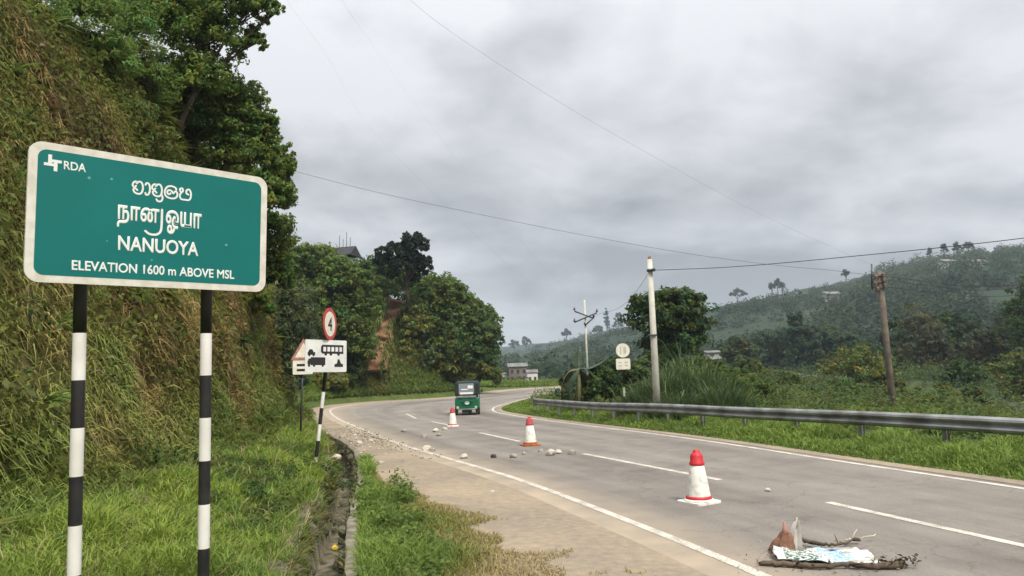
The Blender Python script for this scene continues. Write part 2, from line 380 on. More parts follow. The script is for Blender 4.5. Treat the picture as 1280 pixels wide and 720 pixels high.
def lerp_rows(A, B, n, zfun):
    t_ = np.linspace(0, 1, n)[:, None, None]; xy = A[None] * (1 - t_) + B[None] * t_
    tt = np.broadcast_to(t_, xy.shape[:2] + (1,))[..., 0]
    z = zfun(xy, tt); return np.concatenate([xy, z[..., None]], -1), tt
RK = lambda xy, tt: zr(xy[..., 1])
# road (asphalt reaches .6 m past the left line and .25 m past the right one)
leA = le + nLE * .45 * np.clip(np.linspace(60, 0, NS), 0, 1)[:, None]; reA = re_ + nR * .25
rows, tt = lerp_rows(leA, reA, 26, RK)
road = sheet('road', rows, M_ROAD, uv=np.stack([np.broadcast_to(slen, tt.shape).ravel(), tt.ravel()], 1))
def shz(xy, tt):
    p = np.concatenate([xy, np.zeros(xy.shape[:2] + (1,))], -1)
    near = 1 - ss(14, 22, xy[..., 1])
    return zr(xy[..., 1]) - .003 + np.sin(tt * PI) * (.02 + near * .05 * fbm(p, 1.5, 2))
rows, tt = lerp_rows(dr_, leA - nLE * .06, 14, shz)
shoulder = sheet('shoulder', rows, M_SHOULDER)
def lgz(xy, tt):
    p = np.concatenate([xy, np.zeros(xy.shape[:2] + (1,))], -1)
    return zr(xy[..., 1]) + np.clip(hb / 3, 0, 1)[None] * (TOEZ * ss(0, 1, tt) + (fbm(p, 1.4, 8) - .5) * .22 * np.sin(tt * PI))
rows, tt = lerp_rows(dl_, to_, 16, lgz)
left_rows = rows
lawn = sheet('grass_ground', rows, M_TURF)
# bank
dd = np.concatenate([np.linspace(0, 6, 34), np.linspace(6.4, 14, 16), np.linspace(16, 45, 10)])
S_, D_ = np.meshgrid(np.arange(NS), dd); D_ = D_ * np.interp(np.arange(NS) / KSUB, [0, 15.5, 17, 22], [1, 1, .22, .22])[None]; brow = bank_pt(S_, D_)
bank = sheet('embankment', brow, M_BANK)
# verge right of the road
def vgz(xy, tt): return zr(xy[..., 1]) - .004 + .10 * ss(.1, .6, tt)
VW = 2.4
rows, tt = lerp_rows(reA - nR * .02, re_ + nR * VW * np.clip(np.linspace(1, 1, NS), 0, 1)[:, None], 10, vgz)
verge = sheet('verge', rows, M_TURF)
ribbon_dust = []
rows, tt = lerp_rows(reA - nR * .02, re_ + nR * .62, 3, lambda xy, tt: zr(xy[..., 1]) + .006 + .02 * np.sin(tt * PI))
sheet('verge_dust', rows, M_SHOULDER)

# valley ground right of the road + far ground
def dist_re(x, y):                    # distance to the right road edge
    q = np.stack([np.ravel(x), np.ravel(y)], 1); best = np.full(len(q), 1e9)
    for i in range(0, NS, 2): best = np.minimum(best, np.hypot(q[:, 0] - re_[i, 0], q[:, 1] - re_[i, 1]))
    return best.reshape(np.shape(x))
def zvalley(x, y):
    x = np.asarray(x, float); y = np.asarray(y, float)
    d = np.clip(dist_re(x, y) - 3.0, 0, None)
    fall = -5.5 * ss(4, 45, d) * ss(10, 40, x + .25 * np.maximum(40 - y, 0))
    p = np.stack([x, y, 0 * x], -1)
    return zr(y) - .12 + fall + (fbm(p, 9, 4) - .5) * .5 * ss(2, 10, d)
def inside(x, y):                     # right-hand side of the road edge
    q = np.stack([np.ravel(x), np.ravel(y)], 1); i = np.zeros(len(q), int); best = np.full(len(q), 1e9)
    for k in range(0, NS, 2):
        dd_ = np.hypot(q[:, 0] - re_[k, 0], q[:, 1] - re_[k, 1]); m_ = dd_ < best; best[m_] = dd_[m_]; i[m_] = k
    s_ = ((q - re_[i]) * nR[i]).sum(1); return (s_ > 0).reshape(np.shape(x)), best.reshape(np.shape(x))
gx = np.concatenate([np.linspace(-2, 30, 65), np.linspace(31, 130, 50)]); gy = np.linspace(-14, 112, 106)
GX, GY = np.meshgrid(gx, gy); ins, dist = inside(GX, GY)
GZ = zvalley(GX, GY); GZ = np.where(ins, GZ - .35 * (1 - ss(1.2, 2.6, dist)), np.where(dist > 9, -1.2 - 2 * ss(9, 20, dist), -1.6))
sheet('valley_ground', np.stack([GX, GY, GZ], -1), M_VALLEY)
# far hills as terrain: u = x / y
U_T = np.array([-1.2, -.4, -.086, -.02, .02, .065, .13, .195, .265, .346, .454, .497, .605, .692, .93, 1.36, 2.4])
Y_T = np.array([900, 900, 900, 900, 860, 800, 720, 660, 600, 540, 480, 450, 420, 400, 360, 330, 260], float)
R_T = np.array([452, 452, 452, 446, 439, 428, 413, 400, 388, 371, 352, 337, 316, 307, 285, 280, 270], float)
def ridge(u):
    Yr = np.interp(u, U_T, Y_T); pr = np.interp(u, U_T, R_T); px = 640 + 925 * u
    return Yr, 2 + (460 - .035 * (px - 640) - pr) / 925 * Yr
def zfar(u, Y):
    Yr, zt = ridge(u); base = np.interp(u, [-.4, .0, .15, .6], [-1.5, -1.5, -4.5, -5.5])
    t_ = np.clip((Y - 125) / (Yr - 125), 0, 1)
    z = base + (zt - base) * (t_ ** 1.15)
    p = np.stack([u * Y, Y, 0 * Y], -1)
    amp = 12 * np.sin(np.clip(t_, 0, 1) * PI) ** 1.0
    z = z + (fbm(p, 110, 11, 4) - .5) * amp * 2.2 + (fbm(p, 26, 12, 3) - .5) * 5 * t_
    return z - np.maximum(Y - Yr, 0) * .12
uu = np.concatenate([np.linspace(-1.2, -.1, 24), np.linspace(-.08, .8, 190), np.linspace(.84, 2.4, 24)])
yy = np.concatenate([np.linspace(100, 420, 90), np.linspace(428, 1100, 60)])
UU, YY = np.meshgrid(uu, yy); hills = sheet('hills', np.stack([UU * YY, YY, zfar(UU, YY)], -1), M_HILL)
# a farther blue range
uu2 = np.linspace(-.5, .9, 120); yy2 = np.linspace(1120, 1240, 7); UU, YY = np.meshgrid(uu2, yy2)
zz = 2 + (22 + 26 * fbm(np.stack([UU * 900, 0 * UU, 0 * UU], -1), 110, 21, 4)) * np.sin(np.linspace(0, PI * .6, 7))[:, None]
sheet('distant_hills', np.stack([UU * YY, YY, zz], -1), M_HILL)
gd = MB(); gd.lathe([(.01, -9), (400, -9), (1250, -9)], 64); gdo = gd.build('ground', M_VALLEY); tag(gdo, kind='structure')

# painted lines
def ribbon(name, line, w, dz, m, parent, s0=0, s1=None):
    n = normal_left(line); A = line + n * w / 2; B = line - n * w / 2
    A, B = A[s0:s1], B[s0:s1]; rows = np.stack([np.concatenate([q, (zr(q[:, 1]) + dz)[:, None]], 1) for q in (A, (A + B) / 2, B)])
    return sheet(name, rows, m, parent)
ribbon('edge_line', le, .13, .004, M_LINE, road, 0, 17 * KSUB)
ribbon('edge_line', re_, .13, .004, M_LINE, road, 0, 18 * KSUB)
for a, b_ in (((5.95, 5.2), (6.6, 2.6)), ((5.50, 6.9), (4.27, 10.52)), ((3.4, 12.78), (1.48, 17.26)), ((.07, 20.9), (-1.24, 25.08)), ((-2.39, 29.46), (-3.81, 33.77)), ((-4.95, 36.9), (-6.05, 41.2))):
    t_ = np.linspace(0, 1, 12)[:, None]; ln = np.array(a) * (1 - t_) + np.array(b_) * t_
    ribbon('lane_dash', ln, .13, .004, M_LINE, road)
tag(bpy.data.objects['shoulder'], kind='structure')

# ------------------------------------------------------------------ drain
drain_n = 9 * KSUB + 8
sec = []
A, B = dr_[:drain_n], dl_[:drain_n]; u_ = (B - A) / (np.linalg.norm(B - A, axis=1)[:, None] + 1e-6); wid = np.linalg.norm(B - A, axis=1)
zg = zr(A[:, 1]); dep = .62 * np.clip(wid / .5, .3, 1)
for off, z in ((-.16, -.06), (-.15, .045), (-.02, .05), (.0, .035), (.035, -.3), (.07, -1)):
    q = A + u_ * np.minimum(off, wid * .3)[:, None]; zz_ = zg + np.where(z <= -1, -dep, z * np.where(z < -.1, dep / .62, 1)); sec.append(np.concatenate([q, zz_[:, None]], 1))
for off, z in ((.10, -1), (.05, -.3), (.0, .06), (-.05, .08), (-.22, .085), (-.25, -.05)):
    q = B - u_ * np.minimum(off, wid * .3)[:, None]; zz_ = zg + np.where(z <= -1, -dep, z * np.where(z < -.1, dep / .62, 1)); sec.append(np.concatenate([q, zz_[:, None]], 1))
sec = np.array(sec)
_w = (fbm(np.broadcast_to(sec[5][None] * [1, 1, 0], sec[2:10].shape) + np.arange(8)[:, None, None] * .13, .7, 31) - .5) * .09
sec[2:10, :, :2] += u_[None] * _w[..., None]
sec[4:8, :, 2] += (fbm(sec[4:8] * [1, 1, 0], .9, 33) - .5) * .14
drain = sheet('drain', sec, M_DRAIN)
M_KERB = mat('old_concrete', (.27, .245, .195), (.13, .12, .085), 6, .95, .1, bump=.5, bscale=25)
kr = sec[0:4].copy(); kr[..., 2] += .004; sheet('kerb', kr, M_KERB, drain)
def rock_mesh(name, m, seed, r=1.0, squash=.7, sub=2):
    bm = bmesh.new(); bmesh.ops.create_icosphere(bm, subdivisions=sub, radius=1)
    co = np.array([v.co for v in bm.verts]); k = .62 + .75 * fbm(co + seed * 3.3, .9, seed, 2)
    pl = np.random.default_rng(seed).normal(size=(6, 3)); pl /= np.linalg.norm(pl, axis=1)[:, None]
    c2 = co * k[:, None]
    for n_ in pl:
        d = c2 @ n_; ex = np.maximum(d - .72, 0); c2 -= ex[:, None] * n_ * .85
    for v, c in zip(bm.verts, c2): v.co = Vector((c[0] * r, c[1] * r * .85, c[2] * r * squash))
    me = bpy.data.meshes.new(name); bm.to_mesh(me); bm.free(); me.materials.append(m); return me
rocks_s = [rock_mesh('stone', M_STONE, i, 1, .75, 2) for i in range(4)]; rocks_p = [rock_mesh('stone', M_STONEP, 10 + i, 1, .7, 2) for i in range(3)]; rocks_d = [rock_mesh('stone', M_STONED, 20 + i, 1, .7, 2) for i in range(2)]
M_DSTONE = mat('drain_stone', (.20, .18, .135), (.07, .068, .045), 7, .95, .1, bump=.6, bscale=20)
rocks_q = [rock_mesh('stone', M_DSTONE, 30 + i, 1, .8, 2) for i in range(4)]
for k in range(150):                  # rubble laid in both drain walls and its bed
    s_ = int(rng.uniform(3.5 * KSUB, 8.6 * KSUB)); side = rng.integers(0, 5)
    if wid[s_] < .25: continue
    if side < 2: q = A[s_] + u_[s_] * .03; z = zg[s_] - rng.uniform(.05, .45)
    elif side < 4: q = B[s_] - u_[s_] * .03; z = zg[s_] - rng.uniform(.02, .5)
    else: q = A[s_] + u_[s_] * wid[s_] * rng.uniform(.25, .75); z = zg[s_] - dep[s_] + .03
    o = bpy.data.objects.new('stone', rocks_q[k % 4]); link(o, drain)
    o.location = (q[0], q[1], z); r_ = rng.uniform(.06, .13); o.scale = (r_, r_, r_ * rng.uniform(.7, 1)); o.rotation_euler = tuple(rng.uniform(0, 6, 3))

# ------------------------------------------------------------------ foliage builders
def nrm(a): return a / (np.linalg.norm(a, axis=-1, keepdims=True) + 1e-9)
def blades(name, base, up, lean, L, Wd, col, m, parent=None, kind=None, label=None, droop=.85):
    n = len(base); L = L[:, None]; up = nrm(up); lean = nrm(lean)
    side = nrm(np.cross(up, lean + rng.normal(0, .5, (n, 3)))) * (Wd[:, None] / 2)
    mid = base + up * L * .55 + lean * L * .18; tip = base + up * L * (1 - droop * .3) + lean * L * droop * .6
    V = np.stack([base - side, base + side, mid - side * .75, mid + side * .75, tip], 1).reshape(-1, 3)
    i = np.arange(n)[:, None] * 5
    F = np.concatenate([i + [0, 1, 3], i + [0, 3, 2], i + [2, 3, 4]], 0)
    c = np.repeat(col, 5, 0)
    o = fm(name, V, F, m, parent, col=c)
    if kind: tag(o, label, None, None, kind)
    return o
def leafcards(cen, size, nbias, n_asp=.5):
    """folded diamond leaves; nbias = preferred facing (n,3)"""
    n = len(cen); nm = nrm(nbias + rng.normal(0, .55, (n, 3)))
    a = nrm(np.cross(nm, rng.normal(0, 1, (n, 3)))); b_ = np.cross(nm, a); s = size[:, None]
    V = np.stack([cen - a * s * .5, cen + b_ * s * n_asp * .5 + nm * s * .10, cen + a * s * .5 - nm * s * .12, cen - b_ * s * n_asp * .5 + nm * s * .10], 1).reshape(-1, 3)
    F = (np.arange(n)[:, None] * 4 + [0, 1, 2, 3]); return V, F
def crown_pts(ells, n, clump=.34, per=45, hollow=.55):
    """leaf centres in small clumps spread over ellipsoids (c, r); returns centres, facing, clump id"""
    vol = np.array([np.prod(np.asarray(r)) ** (2 / 3) for c, r in ells]); cnt = np.maximum((n * vol / vol.sum()).astype(int), 8)
    Cs, Ns, Is = [], [], []; kid = 0
    for (c, r), k in zip(ells, cnt):
        c = np.asarray(c, float); r = np.asarray(r, float); nc = max(3, k // per)
        d = nrm(rng.normal(0, 1, (nc, 3))); d[:, 2] = np.where(d[:, 2] < -.5, -d[:, 2], d[:, 2])
        cc = c + d * r * rng.uniform(hollow, 1.14, (nc, 1)); cs = r.mean() * clump * rng.uniform(.55, 1.25, nc)
        j = rng.integers(0, nc, k); e_ = nrm(rng.normal(0, 1, (k, 3))); e_[:, 2] *= .75
        p = cc[j] + e_ * (cs[j] * rng.uniform(.35, 1.05, k) ** .6)[:, None]
        Cs.append(p); Ns.append(nrm(e_ + d[j] * .7 + np.array([0, 0, .55]))); Is.append(j + kid); kid += nc
    return np.concatenate(Cs), np.concatenate(Ns), np.concatenate(Is)
def leafcol(base, n, ids, var=.25, hue=.12, extra=None):
    base = np.asarray(base, float); k = rng.uniform(1 - .32, 1 + .42, ids.max() + 1)[ids] * rng.uniform(1 - var, 1 + var, n)
    c = base[None] * k[:, None]
    h = (rng.normal(0, hue, ids.max() + 1)[ids] + rng.normal(0, hue * .5, n)); c[:, 0] *= 1 + h * 1.5; c[:, 2] *= 1 - h
    if extra is not None:
        e_, f_ = extra; m_ = rng.random(n) < f_; c[m_] = np.asarray(e_) * rng.uniform(.7, 1.2, (m_.sum(), 1))
    return np.clip(c, .004, .9)
def crown(parent, ells, n, size, col, extra=None, asp=.5, clump=.34, per=45, m=None, hollow=.55, name='crown'):
    p, nb, ids = crown_pts(ells, n, clump, per, hollow); n = len(p)
    V, F = leafcards(p, size * rng.uniform(.6, 1.3, n), nb, asp)
    return fm(name, V, F, m or M_LEAF, parent, col=np.repeat(leafcol(col, n, ids, extra=extra), 4, 0))
def trunk(parent, ells, base_r, h0=None, n_limb=None, base=(0, 0, 0)):
    mb = MB(); c0 = np.mean([np.asarray(c) for c, r in ells], 0); b0 = Vector(base)
    fork = b0 + (Vector(c0) - b0) * .55; mid = b0 + (fork - b0) * .5 + Vector((random.uniform(-.1, .1), random.uniform(-.1, .1), 0)) * max(1, c0[2] * .25)
    mb.tube([b0, mid, fork], [base_r, base_r * .8, base_r * .62], 7)
    for c, r in ells:
        c = Vector(c); r = np.asarray(r)
        m1 = fork + (c - fork) * .5 + Vector((random.uniform(-.2, .2), random.uniform(-.2, .2), random.uniform(0, .3))) * float(r.mean())
        mb.tube([fork - (fork - mid) * random.uniform(0, .6), m1, c], [base_r * .5, base_r * .34, base_r * .2], 5)
        for k in range(4):
            d = nrm(rng.normal(0, 1, 3)); d[2] = abs(d[2]) * .8
            mb.tube([m1 + (c - m1) * random.uniform(.2, .9), c + Vector(d * r * .55), c + Vector(d * r * .95)], [base_r * .22, base_r * .14, base_r * .05], 4)
    return mb.build('trunk', M_BARK, parent)
def plant(name, cat, label, base, ells, n, size, col, br=.08, group=None, **kw):
    """ells in world coordinates"""
    base = np.asarray(base, float); root = empty(name, base, label, cat, group)
    L = [((np.asarray(c) - base), r) for c, r in ells]
    trunk(root, L, br); crown(root, L, n, size, col, **kw); return root

# colours (linear albedo)
YGREEN = np.array([.20, .235, .042])
GR_BRIGHT = np.array([.20, .285, .055]); GR_MID = np.array([.125, .19, .042]); GR_DARK = np.array([.03, .07, .022])
OLIVE = np.array([.19, .195, .05]); BROWN = np.array([.26, .18, .075]); STRAW = np.array([.40, .32, .17]); DKBROWN = np.array([.12, .08, .045])

# ---- embankment cover: dry mats of hanging grass, with greener pockets
def mixcol(w, cols):                  # w in 0..1 along a list of colours
    w = np.clip(w, 0, .9999) * (len(cols) - 1); i = w.astype(int); f = (w - i)[:, None]; c = np.array(cols); return c[i] * (1 - f) + c[i + 1] * f
n = 150000
s_ = (rng.beta(1.5, 1.5, n) * 8.4 * KSUB + 2.6 * KSUB).astype(int); hmax = hb[s_] / stp[s_] + 1.2
d_ = rng.random(n) * (hmax + .2)
p = bank_pt(s_, d_); ds = np.array(p)
keep = (vnoise(p, .28, 41) + .35 * rng.random(n) > .30) & ((fbm(p, 1.2, 44) > .40) | (rng.random(n) < .35))
p, s_, d_ = p[keep], s_[keep], d_[keep]; n = len(p)
nout = np.concatenate([-nT[s_], np.full((n, 1), .25)], 1)
dist_ = np.linalg.norm(p - CAM, axis=1)
up = nrm(nout + np.array([0, 0, .55]) + rng.normal(0, .3, (n, 3)))
tgl = fbm(p, 1.6, 42)
lean = nrm(np.array([0, 0, -1.0]) + nout * .25 + np.stack([rng.normal(0, .35, n) + .0, rng.normal(0, .35, n), np.zeros(n)], 1))
hrel = p[:, 2] / 9.0
big = fbm(p * np.array([1, 1, .7]), 2.4, 43)
w = .12 + 2.1 * (big - .40) + .25 * rng.random(n) + .55 * np.exp(-(d_ / .75) ** 2) - .20 * ((p[:, 1] < 15) & (p[:, 2] > 5.2)) + .22 * ss(17, 26, p[:, 1])
col = mixcol(w, [DKBROWN * 1.1, BROWN, BROWN * .9 + OLIVE * .2, OLIVE, OLIVE * .5 + GR_MID * .6, GR_MID]) * rng.uniform(.85, 1.65, (n, 1))
st_ = rng.random(n) < .06; col[st_] = STRAW * rng.uniform(.5, .9, (st_.sum(), 1))
L = rng.uniform(.22, .62, n) * (.7 + .6 * tgl)
blades('bank_grass', p - nout * .05, up, lean, L, .010 + .0011 * dist_ * rng.uniform(.6, 1.3, n), col, M_DRY, kind='stuff', label='dry brown and olive grass hanging over the steep bank', droop=1.25)
# creepers and small broad leaves in patches
n = 150000
s_ = (rng.random(n) * 9.0 * KSUB + 2.2 * KSUB).astype(int); hmax = hb[s_] / stp[s_] + 3.0; d_ = rng.random(n) ** .8 * hmax
p = bank_pt(s_, d_); msk = fbm(p, 1.5, 51) + .22 * ss(4, 8, p[:, 2]) + .25 * ss(15, 24, p[:, 1]) + .12 * rng.random(n) > .58
p, s_ = p[msk], s_[msk]; n = len(p); nout = np.concatenate([-nT[s_], np.full((n, 1), .5)], 1)
p = p + nrm(nout) * rng.uniform(.02, .45, (n, 1)); V, F = leafcards(p, rng.uniform(.06, .17, n), nout, .55)
cw = fbm(p, 1.1, 52) * 1.6 - .35 + .25 * rng.random(n)
c = mixcol(cw, [GR_DARK, GR_MID * .8, OLIVE * .9, np.array([.16, .19, .035]), GR_MID]) * rng.uniform(.65, 1.3, (n, 1))
o = fm('bank_creepers', V, F, M_LEAF, col=np.repeat(c, 4, 0)); tag(o, 'leafy creepers and weeds growing in patches on the steep bank', kind='stuff')

# fern rosettes and broad tufts standing out of the bank
nf = 260; sF = (rng.random(nf) * 8.2 * KSUB + 2.8 * KSUB).astype(int); dF = rng.random(nf) * (hb[sF] / stp[sF] + 1.5); cF_ = bank_pt(sF, dF); ok = fbm(cF_, 2.0, 57) > .46; sF, cF_ = sF[ok], cF_[ok]; nf = len(sF); per = 34
k = np.repeat(np.arange(nf), per); szF = rng.uniform(.25, .62, nf); outF = np.concatenate([-nT[sF], np.full((nf, 1), .5)], 1)
radF = nrm(rng.normal(0, 1, (nf * per, 3)) + outF[k] * .9); cwF = mixcol(rng.random(nf), [GR_DARK * 1.6, GR_MID, GR_MID * 1.3, YGREEN, OLIVE])[k] * rng.uniform(.7, 1.25, (nf * per, 1))
blades('bank_ferns', cF_[k] + outF[k] * .06, radF + outF[k] * .5, radF + np.array([0, 0, -.7]), szF[k] * rng.uniform(.6, 1.2, nf * per), .03 + .0012 * np.linalg.norm(cF_[k] - CAM, axis=1), cwF, M_LEAF, kind='stuff', label='ferns and leafy tufts scattered over the steep bank', droop=1.1)

# ---- bright grass between the sign and the drain
def sheet_sample(rows, n, s_lo, s_hi, tpow=1.0):
    nr = rows.shape[0]; s = rng.uniform(s_lo, s_hi, n); t_ = rng.random(n) ** tpow * (nr - 1.001)
    i, j = t_.astype(int), np.minimum(s.astype(int), NS - 2); fi, fj = (t_ - i)[:, None], (s - j)[:, None]
    return (rows[i, j] * (1 - fi) + rows[i + 1, j] * fi) * (1 - fj) + (rows[i, j + 1] * (1 - fi) + rows[i + 1, j + 1] * fi) * fj, t_ / (nr - 1), s
def rand_lean(n, k=.0): return np.stack([rng.normal(k, 1, n), rng.normal(0, 1, n), rng.normal(-.2, .2, n)], 1)
p, t_, s = sheet_sample(left_rows, 95000, 3 * KSUB, 10 * KSUB)
n = len(p); dist_ = np.linalg.norm(p - CAM, axis=1); big = fbm(p, 1.3, 61); tus = vnoise(p, .35, 62)
L = (.08 + .36 * tus * big * 1.6) * rng.uniform(.6, 1.4, n) * (1 - .45 * np.exp(-(t_ / .08) ** 2))
w = .58 + 1.7 * (big - .47) + .25 * rng.random(n) - .45 * ss(.72, 1, t_) * rng.random(n)
col = mixcol(w, [BROWN, OLIVE, GR_MID, GR_BRIGHT, GR_BRIGHT * np.array([1.2, 1.12, 1])]) * rng.uniform(.75, 1.3, (n, 1))
blades('roadside_grass', p, np.array([0, 0, 1.]) + rng.normal(0, .22, (n, 3)), rand_lean(n), L, .006 + .0011 * dist_ * rng.uniform(.6, 1.3, n), col, M_GRASS, kind='stuff', label='bright green grass between the bank and the drain')
# weeds in the grass: a dark patch near the small sign and scattered broad leaves, plus dead stems
nw_ = 46; wc = np.concatenate([np.stack([rng.normal(-4.75, .35, 16), rng.normal(13.2, .7, 16)], 1), np.stack([rng.uniform(-5.2, -2.9, 30), rng.uniform(6.5, 15, 30)], 1)]); per = 80; k = np.repeat(np.arange(nw_), per); n = nw_ * per
e_ = nrm(rng.normal(0, 1, (n, 3))); e_[:, 2] = np.abs(e_[:, 2]); zt_ = TOEZ * np.clip((-wc[:, 0] - 2.4) / 3.2, 0, 1) + .02; p = np.stack([wc[k, 0], wc[k, 1], zt_[k]], 1) + e_ * rng.uniform(.08, .24, (n, 1)); V, F = leafcards(p, rng.uniform(.04, .10, n), e_ + np.array([0, 0, .6]), .5)
c_ = mixcol(rng.random(nw_), [GR_DARK * 1.3, GR_MID * .6, OLIVE * .6, GR_MID])[k] * rng.uniform(.7, 1.3, (n, 1)); o = fm('grass_weeds', V, F, M_LEAF, col=np.repeat(c_, 4, 0)); tag(o, 'broad-leaved weeds among the grass near the small signs', kind='stuff')
p, t_, s = sheet_sample(left_rows, 2600, 3 * KSUB, 9 * KSUB); n = len(p)
blades('dead_stems', p, np.array([0, 0, 1.]) + rng.normal(0, .45, (n, 3)), rand_lean(n), rng.uniform(.18, .5, n), .004 + .0007 * np.linalg.norm(p - CAM, axis=1), STRAW * rng.uniform(.5, 1.0, (n, 1)), M_DRY, kind='stuff', label='dead straw stems among the green grass')
# lower skirt of the bank, green tufts climbing up
n = 26000; s_ = (rng.uniform(3, 10, n) * KSUB).astype(int); d_ = np.abs(rng.normal(0, .75, n)); p = bank_pt(s_, d_); dist_ = np.linalg.norm(p - CAM, axis=1)
col = mixcol(.5 + .9 * (fbm(p, 1.2, 63) - .5) + .3 * rng.random(n) - .2 * d_, [BROWN, OLIVE, GR_MID, GR_BRIGHT]) * rng.uniform(.7, 1.25, (n, 1))
blades('bank_foot_grass', p, np.array([.35, 0, 1.]) + rng.normal(0, .25, (n, 3)), rand_lean(n, .5), rng.uniform(.12, .42, n), .006 + .0011 * dist_, col, M_GRASS, kind='stuff', label='green grass tufts along the foot of the bank')

# tufts hanging into the drain from both lips
n = 4500; sD = rng.uniform(3.5 * KSUB, drain_n - 6, n); jD = sD.astype(int); left_ = rng.random(n) < .94
qD = np.where(left_[:, None], dl_[jD] + u_[jD] * rng.normal(.03, .07, n)[:, None], dr_[jD] + u_[jD] * rng.normal(.0, .05, n)[:, None]); patch = vnoise(np.stack([qD[:, 0], qD[:, 1], 0 * sD], 1), .6, 66) + .4 * rng.random(n) > .5
qD, left_, jD = qD[patch], left_[patch], jD[patch]; n = len(qD); zD = zr(qD[:, 1]) + .06 - rng.random(n) ** 2 * .4
toin = np.where(left_[:, None], -u_[jD], u_[jD]); lnD = np.concatenate([toin, np.full((n, 1), -.4)], 1) + rng.normal(0, .3, (n, 3))
col = mixcol(rng.random(n), [BROWN * .8, OLIVE, GR_MID, GR_BRIGHT * .9]) * rng.uniform(.6, 1.2, (n, 1))
blades('drain_grass', np.stack([qD[:, 0], qD[:, 1], zD], 1), np.array([0, 0, 1.]) + lnD * .5, lnD, rng.uniform(.06, .20, n), .006 + .0011 * np.linalg.norm(np.stack([qD[:, 0], qD[:, 1], zD], 1) - CAM, axis=1), col, M_GRASS, kind='stuff', label='grass hanging into the drain from its edges', droop=1.1)

# ---- grass patch between drain and shoulder
pts_e = np.array([(2.2, 2.0), (1.7, 5), (1.05, 7.36), (.02, 9.4), (-1.25, 11.6), (-2.4, 13.5), (-3.3, 15.6), (-3.85, 17.4)])
n = 85000; y = rng.uniform(3, 17.4, n); xe = np.interp(y, pts_e[:, 1], pts_e[:, 0]); xd = np.interp(y, dr_[:, 1][:200], dr_[:, 0][:200]) + .1
t_ = rng.random(n) ** 1.35; x = xd + .02 + (xe - xd) * t_ + rng.normal(0, .06, n); p = np.stack([x, y, zr(y) + .025], 1)
keep = (fbm(p, .8, 71) + .25 * vnoise(p, .2, 72) - .34 * ss(.35, 1.05, t_) > .36) & (x > xd + .02 + .10 * vnoise(p, .5, 74)); p, t_ = p[keep], t_[keep]; n = len(p)
g_ = fbm(p, 1.0, 73); w = 1.2 - 1.35 * t_ + .9 * (g_ - .5) + .25 * rng.random(n) - .35 * ss(10.0, 6.5, p[:, 1])
col = mixcol(w, [STRAW, STRAW * .6 + OLIVE * .5, OLIVE * 1.2, GR_MID * 1.1, GR_BRIGHT]) * rng.uniform(.75, 1.25, (n, 1))
dist_ = np.linalg.norm(p - CAM, axis=1); L = (.05 + .24 * (1 - t_) * g_ * 1.5) * rng.uniform(.6, 1.4, n)
blades('shoulder_grass', p, np.array([0, 0, 1.]) + rng.normal(0, .35, (n, 3)), rand_lean(n), L, .005 + .001 * dist_ * rng.uniform(.6, 1.3, n), col, M_GRASS, kind='stuff', label='green grass fading to straw between the drain and the sandy shoulder')
# broad-leaved weeds in that patch
n = 2600; k = rng.integers(0, 26, n); wy = rng.uniform(6.5, 13.5, 26); wx = np.interp(wy, dr_[:, 1][:200], dr_[:, 0][:200]) + rng.uniform(.15, 1.0, 26)
p = np.stack([wx[k] + rng.normal(0, .09, n), wy[k] + rng.normal(0, .09, n), .05 + np.abs(rng.normal(0, .10, n))], 1); V, F = leafcards(p, rng.uniform(.04, .09, n), np.array([[0, 0, 1.]]) + 0 * p, .6)
o = fm('shoulder_weeds', V, F, M_LEAF, col=np.repeat(GR_MID * rng.uniform(.7, 1.5, (n, 1)), 4, 0)); tag(o, 'low broad-leaved weeds in the grass beside the drain', kind='stuff')

# ---- verge grass under the guard rail, round the inside of the bend
n = 120000; s = rng.beta(1.1, 1.6, n) * 15.5 * KSUB + 3 * KSUB; j = np.minimum(s.astype(int), NS - 2); o_ = .5 + rng.random(n) ** .9 * 2.6
q = re_[j] + (re_[j + 1] - re_[j]) * (s - j)[:, None] + nR[j] * o_[:, None]
p = np.stack([q[:, 0], q[:, 1], zr(q[:, 1]) + .08 * ss(.5, 1.2, o_)], 1); big = fbm(p, 1.2, 81)
keep = big + .35 * rng.random(n) + .5 * ss(.5, 1.0, o_) > .55; p, o_, big = p[keep], o_[keep], big[keep]; n = len(p)
dist_ = np.linalg.norm(p - CAM, axis=1); tus = vnoise(p, .4, 82)
L = (.06 + .42 * tus * ss(.45, 1.3, o_) * big * 1.5 * (1 + .35 * ss(1.2, 1.7, o_))) * rng.uniform(.6, 1.4, n) * (1 - .35 * ss(28, 38, p[:, 1]))
w = .35 + .3 * ss(.5, .9, o_) + .9 * (big - .5) + .2 * rng.random(n)
col = mixcol(w, [STRAW * .7, OLIVE, GR_MID, GR_BRIGHT * .95, GR_BRIGHT * 1.15]) * rng.uniform(.7, 1.25, (n, 1))
blades('verge_grass', p, np.array([0, 0, 1.]) + rng.normal(0, .25, (n, 3)), rand_lean(n), L, .007 + .0011 * dist_ * rng.uniform(.6, 1.3, n), col, M_GRASS, kind='stuff', label='lush green grass on the verge under the guard rail')
